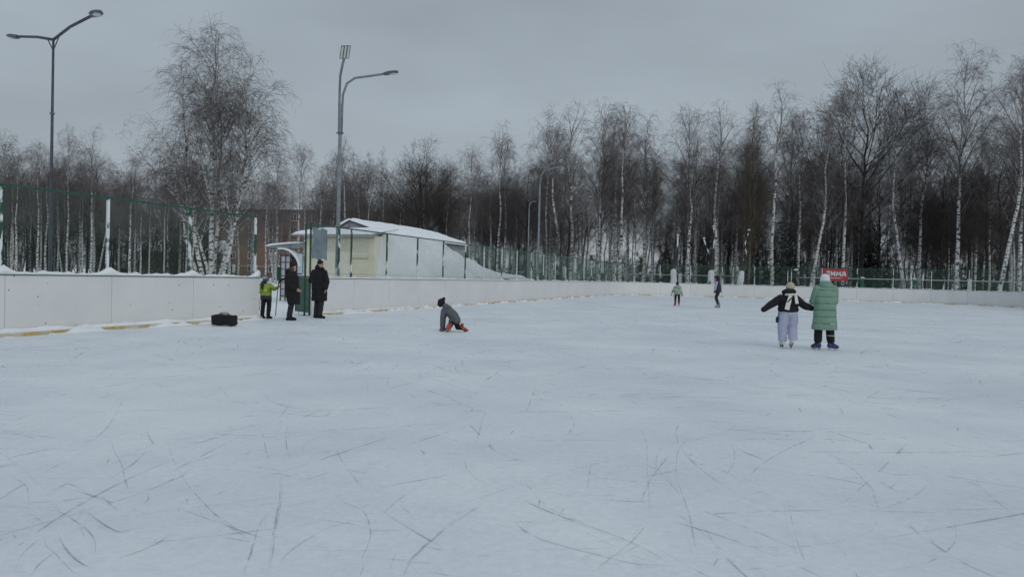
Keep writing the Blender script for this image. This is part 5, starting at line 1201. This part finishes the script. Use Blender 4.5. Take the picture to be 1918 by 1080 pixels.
mb = MB(); hand(mb, J['wrL'], J['hdL'], J['pnL'], .98, .2, 1, 1.35); hand(mb, J['wrR'], J['hdR'], (0, 1, 0), .98, .2, 1, 1.35)
for k in ('L', 'R'): mb.cap(V3(J['wr'+k])+V3((0, 0, .05)), J['wr'+k], .038, .036)
soft(mb, 'gloves', M['grey'], P, .008, 1)
M['redb'] = two_mat('red_skate', (.52, .05, .03), (.35, .03, .10), 8, .45, .58, .4); M['orange'] = two_mat('orange_skate', (.58, .13, .05), (.03, .02, .02), 16, .52, .6, .5)
o = skate(P, (-.11, -.23, .17), (-.135, -.25, .05), .84, M['redb'], up=(.12, .98, .12), sole=M['orange'])
# light moulded sole plates facing the viewer
b = MB(); b.box((-.125, -.315, .115), (.028, .03, .24), Matrix.Rotation(R(22), 3, 'Y')); b.box((-.075, -.312, .125), (.022, .03, .22), Matrix.Rotation(R(22), 3, 'Y')); b.build('sole', M['orange'], o)
skate(P, (.20, -.04, .12), (.34, -.07, .06), .84, M['orange'], up=(.15, -.75, .62), sole=M['redb'])

# ---- 7 small skater far off, camouflage jacket
loc = gp(1268, 572.5); s = .80
J = dict(head=(-.01, 0, 1.27), hs=.86, neck=(0, 0, 1.15), chest=(0, 0, 1.0), pelvis=(0, 0, .72), shL=(-.15, 0, 1.08), elL=(-.24, 0, .90), wrL=(-.32, -.02, .72), shR=(.15, 0, 1.08), elR=(.22, 0, .88), wrR=(.27, -.02, .68),
   hpL=(-.085, 0, .68), hpR=(.085, 0, .68), knL=(-.10, .03, .42), knR=(.11, .03, .42), anL=(-.10, 0, .16), anR=(.11, 0, .16), toL=(-.13, -.02+.14, .09), toR=(.13, .14, .09))
P = body('person', 'child far out on the ice in a green and white patterned jacket and red skates', loc, J, s, (.1, 1, 0))
M['camo'] = two_mat('patterned_jacket', (.035, .10, .055), (.50, .56, .48), 9, .46, .54, .8, sc=(1, 1, 2.2))
mb = ringloft([(0, 0, .66, .185, .135), (0, 0, .80, .185, .14), (0, 0, 1.0, .18, .14), (0, 0, 1.10, .14, .11), (0, 0, 1.16, .08, .08)], 20)
for k in ('L', 'R'): mb.limb([lerp(J['sh'+k], J['chest'], .12), J['sh'+k], J['el'+k], lerp(J['el'+k], J['wr'+k], .93)], [.072, .075, .068, .052])
mb.ell((0, -.07, 1.16), (.12, .09, .07)); soft(mb, 'jacket', M['camo'], P, .013, 2, .012)
mb = MB(); mb.ell((-.01, 0, 1.31), (.10, .11, .10)); soft(mb, 'hat', M['dark'], P, .012, 1)
mb = MB(); legs(mb, J, s, .10, .085, .078, .15, .88); soft(mb, 'trousers', M['black'], P, .012, 2)
skate(P, J['anL'], J['toL'], .95, M['redb']); skate(P, J['anR'], J['toR'], .95, M['redb'])

# ---- 8 man far off in a dark vest with pale sleeves
loc = gp(1343, 576); s = 1.03
J = dict(head=(-.08, 0, 1.66), neck=(-.05, 0, 1.52), chest=(.02, 0, 1.30), pelvis=(.06, 0, .97), shL=(-.10, -.14, 1.42), elL=(-.16, -.16, 1.16), wrL=(-.20, -.17, .95), shR=(.10, .14, 1.42), elR=(.12, .16, 1.16), wrR=(-.02, .17, .98),
   hpL=(.0, -.08, .93), hpR=(.09, .08, .93), knL=(-.10, -.09, .55), knR=(-.04, .08, .56), anL=(.03, -.10, .17), anR=(.12, .08, .17), toL=(-.12, -.12, .10), toR=(-.02, .10, .10))
P = body('person', 'distant man in a dark vest with pale grey sleeves, skating to the left', loc, J, s, (-1, .2, 0)); eyes(P, J['head'], (-1, .2, 0), s)
mb = ringloft([(.07, 0, .88, .16, .19), (.05, 0, 1.05, .165, .19), (.02, 0, 1.28, .17, .19), (.0, 0, 1.42, .14, .16), (-.03, 0, 1.53, .09, .10)], 18); soft(mb, 'vest', M['limed'], P, .013, 2, .012)
mb = MB(); [mb.limb([J['sh'+k], J['el'+k], lerp(J['el'+k], J['wr'+k], .85)], [.078, .07, .056]) for k in ('L', 'R')]; soft(mb, 'sleeves', vmat('pale_sleeve', (.30, .34, .42), (.38, .42, .5), 6, .8), P, .012, 2, .01)
mb = MB(); [mb.limb([lerp(J['el'+k], J['wr'+k], .8), J['wr'+k]], [.045, .045]) for k in ('L', 'R')]; hand(mb, J['wrL'], (-.2, 0, -1), (0, 1, 0), 1, .5, 1, 1.4); hand(mb, J['wrR'], (-.5, 0, -.8), (0, -1, 0), 1, .5, 1, 1.4); soft(mb, 'gloves', M['black'], P, .011, 1)
mb = MB(); mb.ell((-.06, 0, 1.71), (.12, .11, .12)); mb.ell((-.02, 0, 1.58), (.10, .11, .09)); soft(mb, 'hood', M['black'], P, .012, 2)
mb = MB(); legs(mb, J, s, .105, .08, .066, .15, .9); soft(mb, 'trousers', M['dark'], P, .012, 2)
skate(P, J['anL'], J['toL'], 1.0, vmat('grey_skate', (.16, .15, .15), (.42, .40, .38), 10, .5)); skate(P, J['anR'], J['toR'], 1.0, bpy.data.materials['grey_skate'])

# ================================================================== BLACK BAG
bg_loc = gp(415, 610.5); bag = empty('sports_bag', bg_loc, R(-8)); tag(bag, 'black soft sports bag lying on the ice against the left board', 'bag')
M['bagm'] = vmat('bag_cloth', (.006, .006, .007), (.012, .012, .014), 16, .8, .4, 50)
mb = MB(); mb.box((-.01, .14, .145), (.58, .27, .25)); mb.limb([(-.22, .14, .225), (-.05, .14, .25), (.18, .14, .22)], [.07, .07, .06]); mb.ell((.28, .13, .08), (.07, .12, .08)); soft(mb, 'bag_body', M['bagm'], bag, .013, 6, .05, tex=TEX2)
b = MB(); b.tube([(-.12, .10, .30), (-.08, .09, .335), (.03, .09, .345), (.12, .09, .33), (.15, .10, .295)], .011, 7); b.build('handle', M['dark'], bag, True)
b = MB(); b.tube([(.22, .12, .25), (.29, .08, .2), (.31, .02, .10), (.33, -.02, .03), (.28, -.06, .012)], .012, 6); b.build('shoulder_strap', M['dark'], bag, True)
b = MB(); b.tube([(-.25, .02, .29), (0, .015, .30), (.22, .02, .285)], .005, 5); b.build('zip', M['steel'], bag)

# ================================================================== SNOWED-IN CARS behind the left trees
M['carp'] = vmat('car_paint_dark', (.04, .045, .05), (.06, .065, .07), 3, .35); M['carr'] = vmat('car_paint_red', (.16, .03, .03), (.2, .04, .04), 3, .35); M['tyre'] = vmat('tyre', (.012, .012, .013), (.02, .02, .02), 10, .9)
def car(px, Y, rz, label, paint):
    root = empty('parked_car', (at(px, Y), Y, 0), rz); tag(root, label, 'car', 'snow-covered cars parked behind the wood')
    prof = [(-2.1, .35), (-2.15, .75), (-1.5, .92), (-1.35, .95), (-.75, 1.42), (.75, 1.45), (1.45, 1.0), (2.0, .92), (2.1, .6), (2.05, .35)]
    n = len(prof); b = MB(); vs = [(x, -.82, z) for x, z in prof]+[(x, .82, z) for x, z in prof]; b.add(vs, [tuple(range(n)), tuple(range(2*n-1, n-1, -1))]+[(i, n+i, n+(i+1) % n, (i+1) % n) for i in range(n)]); o = b.build('body', paint, root); bv = o.modifiers.new('b', 'BEVEL'); bv.width = .06; bv.segments = 2
    b = MB(); b.add([(-.72, -.84, 1.36), (.72, -.84, 1.38), (1.2, -.84, 1.02), (-1.15, -.84, 1.0)], [(0, 3, 2, 1)]); b.add([(-.72, .84, 1.36), (.72, .84, 1.38), (1.2, .84, 1.02), (-1.15, .84, 1.0)], [(0, 1, 2, 3)]); b.build('side_window', M['glassd'], o)
    for x in (-1.3, 1.3):
        for y in (-.76, .76):
            w_ = MB().tube([(x, y-.1, .32), (x, y+.1, .32)], .32, 16).build('wheel', M['tyre'], root); MB().tube([(x, y-.105, .32), (x, y+.105, .32)], .18, 12).build('rim', M['steel'], w_)
    mb = MB(); mb.ell((0, 0, 1.5), (.95, .8, .15)); mb.ell((1.7, 0, .98), (.5, .75, .1)); mb.ell((-1.7, 0, .95), (.4, .75, .1)); mb.build('snow', M['snow'], root, True)
car(236, 136, R(8), 'snow-covered dark car parked behind the left-hand trunks', M['carp'])
car(182, 142, R(-70), 'snow-topped car nose-on between trunks, farther left', M['carp'])
car(1117, 98, R(-20), 'snow-covered car behind the picket fence below the middle birches', M['carp'])
